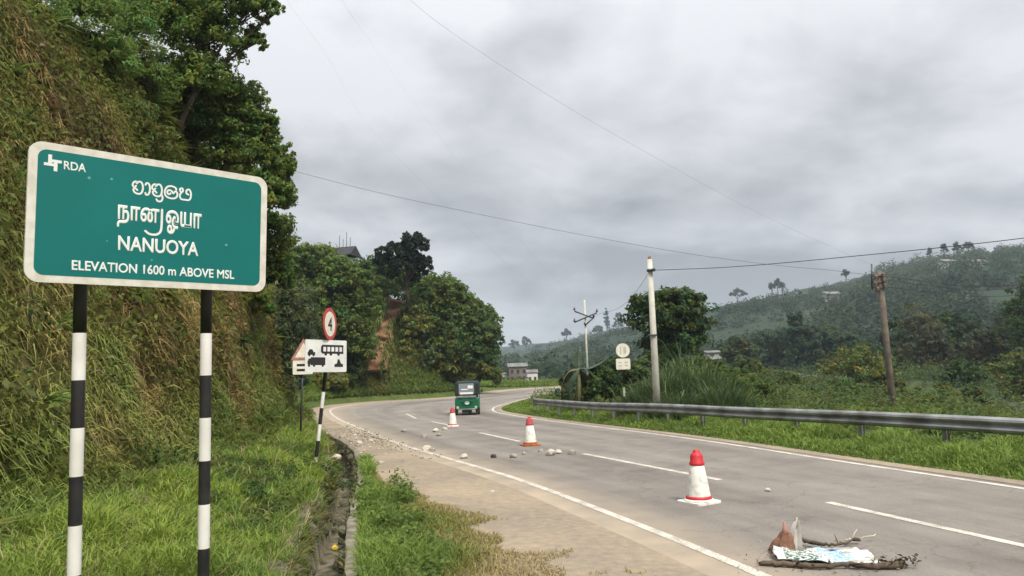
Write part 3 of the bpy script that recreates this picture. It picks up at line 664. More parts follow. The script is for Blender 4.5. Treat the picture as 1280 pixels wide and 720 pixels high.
# ---- weeds and low scrub beyond the rail
n = 90000; nc = 620
cs = rng.uniform(2.0, 13.2, nc) * KSUB; cj = cs.astype(int); co_ = 2.3 + rng.gamma(1.6, 3.2, nc)
cq = re_[cj] + nR[cj] * co_[:, None]; ok = (cq[:, 1] > 5) & (cq[:, 0] > -.2 + .0 * cq[:, 1]); cq = cq[ok]; nc = len(cq)
ci, cd = inside(cq[:, 0], cq[:, 1]); ok = ci & (cd > 1.9) & ~((np.abs(cq[:, 0] / cq[:, 1] - .151) < .035) & (cq[:, 1] > 22) & (cq[:, 1] < 30)); cq = cq[ok]; nc = len(cq)
cz = zvalley(cq[:, 0], cq[:, 1]); ch = rng.uniform(.35, 1.0, nc) * (1 + .5 * (cq[:, 1] > 30)); k = rng.integers(0, nc, n)
e_ = nrm(rng.normal(0, 1, (n, 3))); e_[:, 2] = np.abs(e_[:, 2]); rr = rng.uniform(.3, 1, n) ** .5
p = np.stack([cq[k, 0], cq[k, 1], cz[k]], 1) + e_ * rr[:, None] * np.stack([ch[k] * .8, ch[k] * .8, ch[k]], 1)
V, F = leafcards(p, rng.uniform(.08, .2, n), e_ + np.array([0, 0, .5]), .5)
cc_ = mixcol(rng.random(nc)[k] * .8 + .2 * rng.random(n), [GR_DARK * 1.2, GR_MID * .75, GR_MID, OLIVE * .8, GR_BRIGHT * .8]) * rng.uniform(.65, 1.3, (n, 1))
o = fm('undergrowth', V, F, M_LEAF, col=np.repeat(cc_, 4, 0)); tag(o, 'low tangled scrub and weeds behind the guard rail', kind='stuff')
# ---- grass on the low bank round the outside of the bend
n = 75000; s_ = (rng.uniform(10, 18.2, n) * KSUB).astype(int); d_ = rng.random(n) ** 1.25 * 11.0; p = bank_pt(s_, d_)
col = mixcol(.55 + 1.2 * (fbm(p, 2.5, 91) - .5) + .3 * rng.random(n) - .03 * d_, [BROWN * .9, OLIVE, GR_MID * 1.1, GR_BRIGHT]) * rng.uniform(.7, 1.25, (n, 1))
blades('bend_grass', p, np.array([.1, -.5, 1.]) + rng.normal(0, .3, (n, 3)), rand_lean(n), rng.uniform(.35, .9, n), rng.uniform(.05, .11, n), col, M_GRASS, kind='stuff', label='rough green grass on the slope round the outside of the bend')
n = 12000; s_ = (rng.uniform(17.4, 20.9, n) * KSUB).astype(int); d_ = rng.random(n) * 7; p = bank_pt(s_, d_)
col = GR_BRIGHT * rng.uniform(.6, 1.0, (n, 1))
blades('field_grass', p, np.array([0, 0, 1.]) + rng.normal(0, .3, (n, 3)), rand_lean(n), rng.uniform(.2, .5, n), rng.uniform(.07, .14, n), col, M_GRASS, kind='stuff', label='pale green field beyond the far side of the road')
# gravel spilled over the shoulder
n = 850; s = rng.normal(8.5 * KSUB, 9, n); s = np.clip(s, 4 * KSUB, 11 * KSUB); j = s.astype(int); t_ = np.clip(rng.beta(1.6, 1.5, n), 0, 1)
q = dr_[j] + (le[j] - dr_[j]) * (t_ * 1.12)[:, None]; r_ = rng.gamma(2, .008, n) + .007
T4 = np.array([(1, 1, 1), (-1, -1, 1), (-1, 1, -1), (1, -1, -1)]) / 1.2
rv = rng.normal(0, 1, (n, 4, 3)) * .35 + T4; V = (np.stack([q[:, 0], q[:, 1], zr(q[:, 1]) + .012], 1)[:, None] + rv * r_[:, None, None] * np.array([1.2, 1, .8])).reshape(-1, 3)
i = np.arange(n)[:, None] * 4; F = np.concatenate([i + [0, 1, 2], i + [0, 3, 1], i + [0, 2, 3], i + [1, 3, 2]])
gc = np.repeat(np.array([.46, .40, .32]) * rng.uniform(.6, 1.3, (n, 1)), 4, 0)
o = fm('gravel', V, F, M_DRY, col=gc); tag(o, 'loose gravel and clods spilled across the shoulder', kind='stuff')


# ================================================================== things
def frame(o, u, v):                   # matrix with local x=u, y=v, z = u x v at o
    u = Vector(u).normalized(); v = Vector(v); n = u.cross(v).normalized(); v = n.cross(u)
    M = Matrix.Identity(4)
    for i in range(3): M[i][0] = u[i]; M[i][1] = v[i]; M[i][2] = n[i]; M[i][3] = o[i]
    return M
def text_mesh(name, body, m, parent, M, x0, x1, y0, y1, weight=.012, cap=True):
    """flat lettering fitted into the box x0..x1, y0..y1 of the plane M"""
    c = bpy.data.curves.new(name, 'FONT'); c.body = body; c.size = 1; c.bevel_depth = weight; c.bevel_resolution = 0; c.extrude = .002; c.resolution_u = 4
    t_ = bpy.data.objects.new(name, c); COL.objects.link(t_); bpy.context.view_layer.update()
    me = bpy.data.meshes.new_from_object(t_.evaluated_get(bpy.context.evaluated_depsgraph_get()))
    bpy.data.objects.remove(t_); bpy.data.curves.remove(c)
    co = np.empty(len(me.vertices) * 3, np.float32); me.vertices.foreach_get('co', co); co = co.reshape(-1, 3)
    lo, hi = co.min(0), co.max(0); sx_, sy_ = (x1 - x0) / (hi[0] - lo[0]), (y1 - y0) / (hi[1] - lo[1])
    o3 = np.stack([x0 + (co[:, 0] - lo[0]) * sx_, y0 + (co[:, 1] - lo[1]) * sy_, co[:, 2] * .06], 1)
    R_ = np.array(M)[:3]; o3 = o3 @ R_[:, :3].T + R_[:, 3]
    me.vertices.foreach_set('co', o3.astype(np.float32).ravel()); me.materials.clear(); me.materials.append(m); me.name = name; me.update()
    return link(bpy.data.objects.new(name, me), parent)
def strokes(name, paths, m, parent, M, x0, y0, sx_, sy_, w):
    """handwritten-shape glyphs: smooth ribbons in the plane M"""
    mb = MB()
    for k, pth in enumerate(paths):
        q = cr(np.array(pth, float), 6) if len(pth) > 2 else np.array(pth, float)
        q = np.stack([x0 + q[:, 0] * sx_, y0 + q[:, 1] * sy_], 1); d = np.gradient(q, axis=0); d /= np.linalg.norm(d, axis=1)[:, None] + 1e-9
        n_ = np.stack([-d[:, 1], d[:, 0]], 1) * w / 2; h_ = .0012 + .00012 * k
        a = [mb.bm.verts.new(M @ Vector((x, y, h_))) for x, y in q + n_]; b2 = [mb.bm.verts.new(M @ Vector((x, y, h_))) for x, y in q - n_]
        for i in range(len(q) - 1): mb.bm.faces.new((a[i], a[i + 1], b2[i + 1], b2[i]))
        for c_ in (q[0], q[-1]): mb.bm.faces.new([mb.bm.verts.new(M @ Vector((c_[0] + math.cos(t_) * w / 2, c_[1] + math.sin(t_) * w / 2, h_ + .00005))) for t_ in np.linspace(0, 2 * PI, 10, endpoint=False)])
    return mb.build(name, m, parent)
def banded_pole(mb, top, bot, r, z_first, step, first_white, n=14):
    """pole with painted bands; face material 0 white, 1 black"""
    top, bot = Vector(top), Vector(bot); d = top - bot; zs = [top.z]; z = z_first
    while z > bot.z: zs.append(z); z -= step
    zs.append(bot.z); w = first_white
    for i, (a, b2) in enumerate(zip(zs, zs[1:])):
        mb.mi = 0 if w else 1; w = not w
        mb.tube([bot + d * ((a - bot.z) / d.z), bot + d * ((b2 - bot.z) / d.z)], r, n, caps=i in (0, len(zs) - 2))

# ---- the town sign
M_TEAL = mat('teal_sheeting', (.002, .162, .150), (.002, .148, .137), 3, .42, .4)
M_LETTER = mat('white_sheeting', (.80, .82, .80), (.74, .76, .74), 6, .5, .3)
M_BORDER = mat('sign_border', (.74, .72, .66), (.60, .57, .49), 14, .55, .3)
M_DIRT = mat('sign_scuffs', (.16, .40, .38), (.10, .32, .30), 40, .7, .2)
sc0 = Vector((-2.304, 4.793, 3.025)); yaw, pit, rol = .812, .05, .008
uh = Vector((math.cos(yaw), math.sin(yaw), 0)); nh = Vector((math.sin(yaw), -math.cos(yaw), 0)); v2 = Vector((0, 0, 1)) * math.cos(pit) + nh * math.sin(pit)
SM = frame(sc0, uh * math.cos(rol) + v2 * math.sin(rol), v2 * math.cos(rol) - uh * math.sin(rol))
SW, SH = 1.51, .84
sign = empty('place_name_sign', (-2.38, 4.8, .3), 'big green place name sign on two black and white banded posts', 'road sign')
def local(parent, o):                 # keep world coordinates under a moved empty
    o.matrix_parent_inverse = Matrix.Translation(-parent.location) if parent.rotation_euler.z == 0 else parent.matrix_basis.inverted(); return o
mb = MB(); mb.prism(rrect(SW, SH, .075, 6), SM @ Matrix.Translation((0, 0, -.02)), .02); local(sign, mb.build('border', M_BORDER, sign))
mb = MB(); mb.prism(rrect(SW - .094, SH - .088, .05, 6), SM @ Matrix.Translation((0, 0, -.004)), .0052); panel = local(sign, mb.build('panel', M_TEAL, sign))
TM = SM @ Matrix.Translation((-SW / 2, -SH / 2, .0016))
def UV(u, v): return u * SW, v * SH
def tx(body, u0, u1, v0, v1, w=.012):
    local(sign, text_mesh('lettering', body, M_LETTER, sign, TM, u0 * SW, u1 * SW, v0 * SH, v1 * SH, w))
tx('NANUOYA', .333, .672, .266, .380, .026); tx('ELEVATION 1600 m ABOVE MSL', .163, .842, .097, .171, .022); tx('RDA', .122, .203, .822, .884, .022)
tx('\u0ba8\u0bbe\u0ba9', .326, .496, .442, .615, .030); tx('\u0b93\u0baf\u0bbe', .524, .682, .425, .618, .028)
local(sign, strokes('lettering', [[(.507, .612), (.507, .50), (.503, .44), (.485, .412), (.458, .412), (.440, .432)]], M_LETTER, sign, TM, 0, 0, SW, SH, .0145))
SINH = [  # Sinhala line, each glyph in a 1-unit-high box
    [(.30,.62),(.18,.50),(.06,.62),(.12,.86),(.30,.95),(.34,.80),(.46,.95),(.66,.95),(.78,.70),(.78,.35),(.66,.08),(.42,.02),(.20,.12),(.12,.32),(.26,.42),(.40,.30)],
    [(.98,.80),(1.06,.95),(1.22,.90),(1.30,.65),(1.30,.35),(1.20,.08),(1.04,.03),(.98,.16)],
    [(1.70,.62),(1.58,.50),(1.46,.62),(1.52,.86),(1.70,.95),(1.74,.80),(1.86,.95),(2.06,.95),(2.18,.70),(2.18,.35),(2.06,.08),(1.82,.02),(1.60,.12),(1.52,.32),(1.66,.42),(1.80,.30)],
    [(2.16,.25),(2.26,-.05),(2.16,-.32),(1.92,-.36),(1.80,-.22)],
    [(2.86,.40),(2.72,.30),(2.60,.42),(2.68,.62),(2.92,.60),(3.06,.42),(3.20,.60),(3.36,.50),(3.34,.20),(3.12,.02),(2.72,.02),(2.46,.20),(2.42,.55),(2.60,.88),(2.92,.98),(3.22,.88),(3.28,.74)],
    [(3.62,.62),(3.56,.84),(3.74,.92),(3.80,.72),(3.64,.52),(3.56,.28),(3.68,.05),(3.98,.03),(4.28,.05),(4.42,.30),(4.42,.66),(4.28,.90),(4.08,.80),(4.08,.56),(4.24,.48)]]
local(sign, strokes('lettering', SINH, M_LETTER, sign, TM, .380 * SW, .712 * SH, .250 * SW / 4.42, .100 * SH, .0118))
lg = MB()
for x0, x1, y0, y1, dz in ((.0665, .0795, .832, .914, 0), (.052, .0870, .832, .853, .0003), (.0790, .114, .860, .881, .0006), (.0865, .0995, .798, .881, .0009)):
    lg.box(((x0 + x1) / 2 * SW, (y0 + y1) / 2 * SH, .0006 + dz), ((x1 - x0) * SW, (y1 - y0) * SH, .0012))
lgo = lg.build('emblem', M_LETTER, sign); lgo.data.transform(TM); local(sign, lgo)
for u, v, r_ in ((.215, .785, .007), (.30, .80, .006), (.80, .38, .007), (.47, .21, .005), (.29, .33, .004)):
    sf = MB(); sf.prism(circle(r_ * 1.3, 9, u * SW, v * SH), TM @ Matrix.Translation((0, 0, -.0006)), .0009); local(sign, sf.build('scuff', M_DIRT, sign))
for tp, bt, zf in (((-2.668, 4.538, 3.30), (-2.653, 4.538, -.1), 2.305), ((-2.118, 5.10, 3.30), (-2.123, 5.10, -.1), 2.31)):
    mb = MB(); banded_pole(mb, tp, bt, .038, zf, .287, False, 18); po = local(sign, mb.build('post', [M_WHITE, M_BLACK], sign))
    for zz_ in (2.72, 3.28):
        cb = MB(); q = Vector(tp).lerp(Vector(bt), (3.30 - zz_) / 3.4); cb.box(q, (.10, .10, .035), Matrix.Rotation(yaw, 3, 'Z'), bevel=.004)
        b_ = cb.build('clamp', M_GALV, po); b_.matrix_parent_inverse = po.matrix_parent_inverse.copy(); b_.matrix_parent_inverse = (Matrix.Translation(sign.location) @ po.matrix_parent_inverse @ po.matrix_basis).inverted()

# ---- small signs on the left
M_SIGNW = mat('sign_white', (.74, .75, .74), (.62, .63, .62), 4, .5, .3)
M_PICT = mat('sign_black', (.02, .02, .022), (.03, .03, .03), 4, .5, .3)
M_SRED = mat('sign_red', (.50, .06, .05), (.40, .06, .05), 6, .5, .3)
gp = G(393, 585); sgn = empty('traffic_sign', gp, 'white pictogram board and round red rimmed sign on a leaning banded pole', 'road sign')
top = Vector(P(411, 428, 16.5)); bot = Vector(gp) + Vector((0, 0, -.15))
def mkpole(parent, top, bot, r, zf, st, fw): 
    mb = MB(); banded_pole(mb, top, bot, r, zf, st, fw, 10); return local(parent, mb.build('pole', [M_WHITE, M_BLACK], parent))
mkpole(sgn, top, bot, .04, P(402, 490, 16.4)[2], .35, False)
def planeM(px, py, Y, yaw_, roll=0.0):
    o = P(px, py, Y); u = Vector((math.cos(yaw_), math.sin(yaw_), 0)); v = Vector((0, 0, 1))
    u2 = u * math.cos(roll) + v * math.sin(roll); v3 = v * math.cos(roll) - u * math.sin(roll); return frame(o, u2, v3)
BM_ = planeM(408, 445, 16.25, .92, -.02)
mb = MB(); mb.prism(rrect(1.12, .70, .03, 3), BM_ @ Matrix.Translation((0, 0, -.01)), .012); local(sgn, mb.build('board', M_SIGNW, sgn))
pc = MB()
def pp(poly, dz=.0022): pc.prism(poly, BM_ @ Matrix.Translation((0, 0, dz - .001)), .0014)
def bx2(x0, x1, y0, y1): return [(x0, y0), (x1, y0), (x1, y1), (x0, y1)]
# little car, a bus with windows, a lorry box and a small tractor
pp([(-.50, .02), (-.30, .02), (-.30, .08), (-.34, .08), (-.38, .14), (-.45, .14), (-.49, .08), (-.50, .07)]); pp(circle(.028, 10, -.455, .015), .0026); pp(circle(.028, 10, -.345, .015), .0026)
pp(bx2(-.12, .47, .05, .10)); pp(bx2(-.12, .47, .20, .245), .0024)
for k in range(6): pp(bx2(-.12 + k * .11, -.085 + k * .11, .09, .21), .0027)
for k in (-.02, .12, .33): pp(circle(.038, 12, k, .045), .003)
pp([(-.15, .08), (-.11, .06), (-.11, .24), (-.15, .20)], .0031)
pp(bx2(-.42, -.03, -.20, -.03)); pp([(-.50, -.18), (-.42, -.18), (-.42, -.06), (-.47, -.06), (-.50, -.12)], .0024)
for k in (-.46, -.33, -.10): pp(circle(.032, 12, k, -.205), .0028)
pp([(.22, -.24), (.46, -.24), (.46, -.18), (.40, -.16), (.36, -.07), (.31, -.07), (.29, -.16), (.22, -.18)])
local(sgn, pc.build('pictogram', M_PICT, sgn))
DM_ = planeM(412.5, 405, 16.35, 1.40, -.03)
mb = MB(); mb.prism(circle(.36, 32), DM_ @ Matrix.Translation((0, 0, -.008)), .010); disc = local(sgn, mb.build('disc', M_SRED, sgn))
mb = MB(); mb.prism(circle(.275, 32), DM_ @ Matrix.Translation((0, 0, .0005)), .0025); local(sgn, mb.build('disc_face', M_CREAM, sgn))
local(sgn, text_mesh('numeral', '4', M_PICT, sgn, DM_ @ Matrix.Translation((0, 0, .0034)), -.11, .11, -.15, .15, .02))
gp2 = bank_pt(int(8.2 * KSUB), .3)
q2 = P(380, 440, 21); g2_ = np.array([P(375, 548, 21)[0], 21, .1])
s2 = empty('warning_sign', g2_, 'weathered red triangle sign with a small plate, half hidden behind the white board', 'road sign')
tp2 = Vector(P(379, 436, 21)); mb = MB(); mb.tube([Vector(g2_) + Vector((0, 0, -.2)), tp2], .03, 8); local(s2, mb.build('pole', M_STEEL, s2))
WM = planeM(379.5, 439, 20.9, .55); tri = [(-.36, -.24), (.36, -.24), (.0, .36)]
mb = MB(); mb.prism(tri, WM @ Matrix.Translation((0, 0, -.008)), .01); local(s2, mb.build('triangle', mat('weathered_red', (.36, .12, .095), (.42, .25, .20), 12, .7, .2), s2))
mb = MB(); mb.prism([(a * .68, b_ * .68 - .01) for a, b_ in tri], WM @ Matrix.Translation((0, 0, .0005)), .0025); local(s2, mb.build('triangle_face', M_CREAM, s2))
PM = planeM(378.5, 459, 20.9, .55); mb = MB(); mb.prism(rrect(.56, .40, .02, 2), PM @ Matrix.Translation((0, 0, -.008)), .01); local(s2, mb.build('plate', M_CREAM, s2))
for y_ in (-.08, .06):
    mb = MB(); mb.box((0, y_, .0025), (.34, .07, .0015)); o = mb.build('plate_mark', M_PICT, s2); o.data.transform(PM); local(s2, o)

# ---- round sign beyond the rail
gx_, gy_ = P(780, 507, 29)[0], 29.0; s3 = empty('speed_sign', (gx_, gy_, -.2), 'cream round sign above a square plate on a pale pole behind the guard rail', 'road sign')
tp3 = Vector(P(778, 429, 29)); bt3 = Vector((gx_ + .02, gy_, -.4))
mkpole(s3, tp3, bt3, .045, P(779, 484, 29)[2], .38, False)
DM3 = planeM(778.5, 438, 28.9, .10); mb = MB(); mb.prism(circle(.275, 32), DM3 @ Matrix.Translation((0, 0, -.008)), .010); local(s3, mb.build('disc', M_CREAM, s3))
PM3 = planeM(779, 455, 28.9, .10); mb = MB(); mb.prism(rrect(.56, .42, .03, 3), PM3 @ Matrix.Translation((0, 0, -.008)), .010); local(s3, mb.build('plate', M_CREAM, s3))
M_FADED = mat('faded_print', (.52, .51, .45), (.44, .43, .38), 8, .6, .2)
for x_, y_ in ((-.13, .05), (.13, .05), (-.13, -.06), (.13, -.06)):
    mb = MB(); mb.box((x_, y_, .0028), (.13, .05, .0015)); o = mb.build('plate_mark', M_FADED, s3); o.data.transform(PM3); local(s3, o)
mb = MB(); mb.box((-.09, 0, .0028), (.06, .30, .0015)); mb.box((.07, 0, .0028), (.10, .26, .0015)); o = mb.build('disc_mark', M_FADED, s3); o.data.transform(DM3); local(s3, o)

# ---- traffic cones
M_GLOSSW = mat('cone_white', (.76, .75, .70), (.50, .47, .40), 9, .5, .3, contrast=(.30, .52))
def cone(label, loc, rz, basemat, sleeve, h=.74):
    root = empty('traffic_cone', loc, label, 'traffic cone', 'traffic cones along the middle of the road', rz)
    root.scale = (h / .74,) * 3
    mb = MB(); mb.prism(rrect(.46, .46, .05, 3), Matrix.Identity(4), .028); mb.lathe([(.215, .028), (.205, .05), (.19, .058)], 28)
    mb.build('base', basemat, root)
    mb = MB(); mb.lathe([(.172, .058), (.166, .10), (.128, .36), (.098, .535), (.09, .545)], 28); mb.build('body', M_GLOSSW, root)
    mb = MB(); mb.lathe([(.185, .056), (.187, .075), (.176, .098), (.166, .10)], 28); mb.build('ring', M_RED if basemat is not M_ORANGE else M_ORANGE, root)
    mb = MB(); mb.lathe([(.104, .525), (.108, .535), (.108, .56), (.095, .575), (.088, .655), (.072, .69), (.05, .70), (.048, .725), (.036, .742), (.012, .745)], 24); mb.build('sleeve', sleeve, root)
    return root
cg = [G(874, 628), G(663, 557), G(566, 533)]
M_REDF = mat('faded_red', (.44, .06, .07), (.34, .06, .065), 9, .6, .3)
cone('white cone with bright red top and white square base beside the litter', cg[0], .55, M_GLOSSW, M_RED)
cone('white cone with dull red top and rusty orange base by the pale stones', cg[1], .3, M_ORANGE, M_REDF)
cone('small far white cone with pinkish red top beside the green three-wheeler', cg[2], .1, M_GLOSSW, M_REDF)

# ---- three-wheeler seen from behind
M_TGREEN = mat('green_body_paint', (.004, .135, .068), (.004, .105, .052), 3, .3, .5)
M_HOOD = mat('dark_canvas', (.018, .028, .026), (.03, .04, .036), 8, .75, .2)
M_PLAST = bpy.data.materials.new('clear_window'); M_PLAST.use_nodes = True
b = M_PLAST.node_tree.nodes['Principled BSDF']; b.inputs['Base Color'].default_value = (.27, .31, .34, 1); b.inputs['Roughness'].default_value = .12; b.inputs['Transmission Weight'].default_value = .15
M_TYRE = mat('tyre_rubber', (.02, .02, .02), (.03, .03, .03), 9, .85, .2); M_LAMP = mat('lamp_lens', (.50, .62, .35), (.4, .5, .3), 4, .25, .5)
M_PLATE = mat('number_plate', (.62, .74, .62), (.55, .66, .55), 6, .4, .4)
M_STICK = mat('sticker_white', (.82, .84, .86), (.76, .78, .8), 6, .4, .4)
tk = G(583.5, 519.5); tz = float(zr(tk[1]))
tuk = empty('auto_rickshaw', (tk[0], tk[1] + .2, tz), 'green three-wheeler with dark canvas hood and clear window on the bend', 'auto rickshaw')
def tb(name, m, parent=tuk): return lambda mb: mb.build(name, m, parent)
def rect_sec(y, w, z0, z1, r=.05): return [(-w / 2 + r, y, z0), (w / 2 - r, y, z0), (w / 2, y, z0 + r), (w / 2, y, z1 - r), (w / 2 - r, y, z1), (-w / 2 + r, y, z1), (-w / 2, y, z1 - r), (-w / 2, y, z0 + r)]
# y grows away from the viewer; tail at y = 0
mb = MB(); mb.loft([rect_sec(.02, 1.10, .34, .86, .07), rect_sec(.0 + .08, 1.20, .30, .90), rect_sec(.9, 1.26, .30, .88), rect_sec(1.0, 1.26, .28, .62), rect_sec(1.75, 1.14, .28, .60), rect_sec(1.8, .92, .28, .98), rect_sec(2.15, .62, .36, .95, .1), rect_sec(2.4, .34, .46, .78, .08)]); mb.build('body', M_TGREEN, tuk)
mb = MB(); mb.loft([rect_sec(.04, 1.14, .98, 1.62, .10), rect_sec(.5, 1.24, .98, 1.71, .12), rect_sec(1.3, 1.24, 1.02, 1.72, .12)], caps=False)
mb.loft([rect_sec(1.3, 1.24, 1.60, 1.72, .05), rect_sec(1.78, 1.02, 1.56, 1.66, .05)])
hoodw = mb
for x_ in (-.49, .49): mb.box((x_, .03, 1.29), (.20, .02, .60))
mb.box((0, .03, 1.625), (.8, .02, .05)); mb.box((0, .031, 1.0), (1.12, .022, .06)); hood = mb.build('hood', M_HOOD, tuk)
mb = MB(); mb.box((0, .025, 1.33), (.78, .014, .54), bevel=.004); win = mb.build('rear_window', M_PLAST, tuk)
mb = MB(); mb.box((0, .012, 1.11), (.66, .006, .10)); mb.box((-.1, .0125, 1.30), (.34, .006, .05)); mb.box((.2, .0125, 1.42), (.26, .006, .16)); mb.build('sticker', M_STICK, win)
mb = MB(); mb.box((0, .015, .93), (1.0, .05, .10), bevel=.01); mb.box((-.28, -.02, .94), (.16, .06, .10), bevel=.01); mb.box((.22, -.02, .93), (.12, .06, .09), bevel=.01); mb.build('luggage_strip', M_GALV, tuk)
mb = MB(); mb.prism(circle(.13, 6), Matrix.Translation((.02, .0, .62)) @ Matrix.Rotation(PI / 2, 4, 'X') @ Matrix.Scale(.7, 4, (0, 1, 0)), .02); mb.build('number_plate', M_PLATE, tuk)
mb = MB(); mb.box((0, -.01, .66), (.62, .03, .03), bevel=.008); mb.box((0, -.006, .54), (.5, .02, .02)); mb.build('engine_cover_trim', M_HOOD, tuk)
for x_ in (-.46, .46):
    mb = MB(); mb.box((x_, -.01, .40), (.13, .05, .11), bevel=.012); mb.build('tail_lamp', M_LAMP, tuk)
mb = MB(); mb.tube([(-.52, -.06, .33), (-.3, -.09, .31), (.3, -.09, .31), (.52, -.06, .33)], .028, 8); mb.build('bumper', M_GALV, tuk)
mb = MB(); mb.box((0, .0, .24), (.5, .015, .2)); mb.box((-.52, .0, .2), (.16, .012, .2)); mb.box((.52, .0, .2), (.16, .012, .2)); mb.build('mud_flap', M_HOOD, tuk)
def wheel(x_, y_):
    R_ = Matrix.Translation((x_, y_, .20)) @ Matrix.Rotation(PI / 2, 4, 'Y')
    mb = MB(); mb.lathe([(.12, -.06), (.17, -.065), (.2, -.045), (.2, .045), (.17, .065), (.12, .06)], 24, M=R_.to_3x3().to_4x4(), c=(x_, y_, .20)); w_ = mb.build('wheel', M_TYRE, tuk)
    mb = MB(); mb.lathe([(.03, -.05), (.12, -.04), (.12, .04), (.03, .05)], 18, M=R_.to_3x3().to_4x4(), c=(x_, y_, .20)); mb.build('rim', M_GALV, w_)
wheel(-.57, .5); wheel(.57, .5); wheel(0, 2.25)
mb = MB(); mb.box((0, .95, .78), (1.1, .10, .7), bevel=.03); mb.box((0, .75, .62), (1.1, .45, .14), bevel=.03); mb.build('seat', M_HOOD, tuk)
mb = MB(); mb.box((0, 1.80, 1.28), (.86, .012, .58)); mb.build('windscreen', M_PLAST, tuk)
for x_ in (-.46, .46): mb = MB(); mb.tube([(x_, 1.80, .95), (x_ * .98, 1.76, 1.6)], .02, 6); mb.build('windscreen_post', M_STEEL, tuk)
for x_ in (-.60, .60): mb = MB(); mb.tube([(x_, 1.28, .6), (x_, 1.28, 1.65)], .016, 6); mb.build('door_post', M_STEEL, tuk)
for x_ in (-1, 1):
    mb = MB(); mb.tube([(x_ * .45, 1.78, 1.1), (x_ * .66, 1.74, 1.16)], .01, 5); mb.box((x_ * .70, 1.74, 1.17), (.11, .03, .15), bevel=.01); mb.build('mirror', M_STEEL, tuk)

# ---- guard rail
RL = cr(np.array([(13.2, 6.0), (11.2, 9.6), (9.3, 13.4), (7.5, 16.9), (5.35, 22.3), (3.4, 28), (1.9, 33), (.95, 37.4)]), 12)
sl = np.concatenate([[0], np.cumsum(np.linalg.norm(np.diff(RL, axis=0), axis=1))])
def rail_at(s): return np.array([np.interp(s, sl, RL[:, 0]), np.interp(s, sl, RL[:, 1])])
rail = empty('guard_rail', (*rail_at(sl[-1] / 2), -.1), 'long grey steel guard rail along the right side of the road', 'guard rail')
prof = [(.0, .155), (.012, .15), (.06, .115), (.075, .075), (.06, .045), (.012, .018), (.0, 0), (.012, -.018), (.06, -.045), (.075, -.075), (.06, -.115), (.012, -.15), (.0, -.155)]
RZ = .62
nseg = 7; Ls = sl[-1] / nseg
for k in range(nseg):
    ss_ = np.linspace(k * Ls, min((k + 1) * Ls + .22, sl[-1]), 12); off = .003 * (k % 2)
    secs = []
    for s_i in ss_:
        q = rail_at(s_i); d = rail_at(min(s_i + .1, sl[-1])) - rail_at(max(s_i - .1, 0)); d /= np.linalg.norm(d); nl = np.array([-d[1], d[0]])
        z = float(zr(q[1])) + RZ; tr_ = prof + [(a - .005, b_) for a, b_ in prof[::-1]]
        secs.append([(q[0] + nl[0] * (a + off), q[1] + nl[1] * (a + off), z + b_ + .012 * math.sin(s_i * .7)) for a, b_ in tr_])
    mb = MB(); mb.loft(secs); local(rail, mb.build('beam', M_GALV, rail))
q = rail_at(sl[-1]); d = rail_at(sl[-1]) - rail_at(sl[-1] - .3); d /= np.linalg.norm(d); nl = np.array([-d[1], d[0]])
mb = MB(); mb.loft([[(q[0] + d[0] * e_ + nl[0] * a, q[1] + d[1] * e_ + nl[1] * a, float(zr(q[1])) + RZ + b_ * k) for a, b_ in ((-.02, -.16), (.08, -.16), (.08, .16), (-.02, .16))] for e_, k in ((-.05, .98), (.12, 1.05), (.3, .9), (.36, .6))]); local(rail, mb.build('end_terminal', M_GALV, rail))
for k in range(20):
    s_i = .4 + k * 1.95
    if s_i > sl[-1]: break
    q = rail_at(s_i); d = rail_at(min(s_i + .1, sl[-1])) - rail_at(max(s_i - .1, 0)); d /= np.linalg.norm(d); nl = np.array([-d[1], d[0]]); z = float(zr(q[1])); a_ = math.atan2(d[1], d[0])
    mb = MB(); R_ = Matrix.Rotation(a_, 3, 'Z'); c = Vector((q[0] - nl[0] * .1, q[1] - nl[1] * .1, z + .28))
    for e_ in (-.05, .05): mb.box(c + R_ @ Vector((0, e_, 0)), (.10, .008, .98), R_)
    mb.box(c, (.008, .092, .98), R_); mb.box((q[0] - nl[0] * .02, q[1] - nl[1] * .02, z + RZ), (.09, .05, .2), R_)
    local(rail, mb.build('post', M_GALV, rail))

# ---- poles and wires
def wire(name, label, pts, r, m=None, group=None):
    mb = MB(); mb.tube(pts, r, 5, caps=False); o = mb.build(name, m or M_BLACK); return tag(o, label, 'wire', group)
def sagline(a, b, sag, n=24):
    a, b = np.asarray(a), np.asarray(b); t_ = np.linspace(0, 1, n)[:, None]; q = a * (1 - t_) + b * t_; q[:, 2] -= (4 * sag * t_ * (1 - t_))[:, 0]; return [tuple(v) for v in q]
tpC, btC = P(812, 324, 25.5), P(822, 519, 25.5)
cp = empty('concrete_pole', (btC[0], 25.5, btC[2]), 'pale leaning concrete pole behind the guard rail by the tall grass', 'utility pole')
mb = MB(); mb.tube([btC - np.array([0, 0, .6]), btC * .5 + tpC * .5, tpC], [.130, .112, .088], 12); local(cp, mb.build('shaft', M_CONC, cp))
mb = MB(); mb.tube([tpC + [0, 0, -.02], tpC + [0, 0, .10]], [.07, .05], 8); local(cp, mb.build('cap', mat('rusty_cap', (.32, .16, .12), (.2, .1, .08), 8, .8), cp))
jC = P(812.5, 338, 25.45); mb = MB(); mb.tube([jC - [0, 0, .04], jC + [0, 0, .04]], .115, 10); mb.box(jC + [.1, -.1, 0], (.12, .12, .1), bevel=.01); local(cp, mb.build('bracket', M_STEEL, cp)); mb = MB(); mb.box(P(815, 419, 25.4), (.30, .14, .06), bevel=.01); local(cp, mb.build('step_iron', M_STEEL, cp))
tpW, btW = P(1099, 338, 31), P(1119, 535, 31)
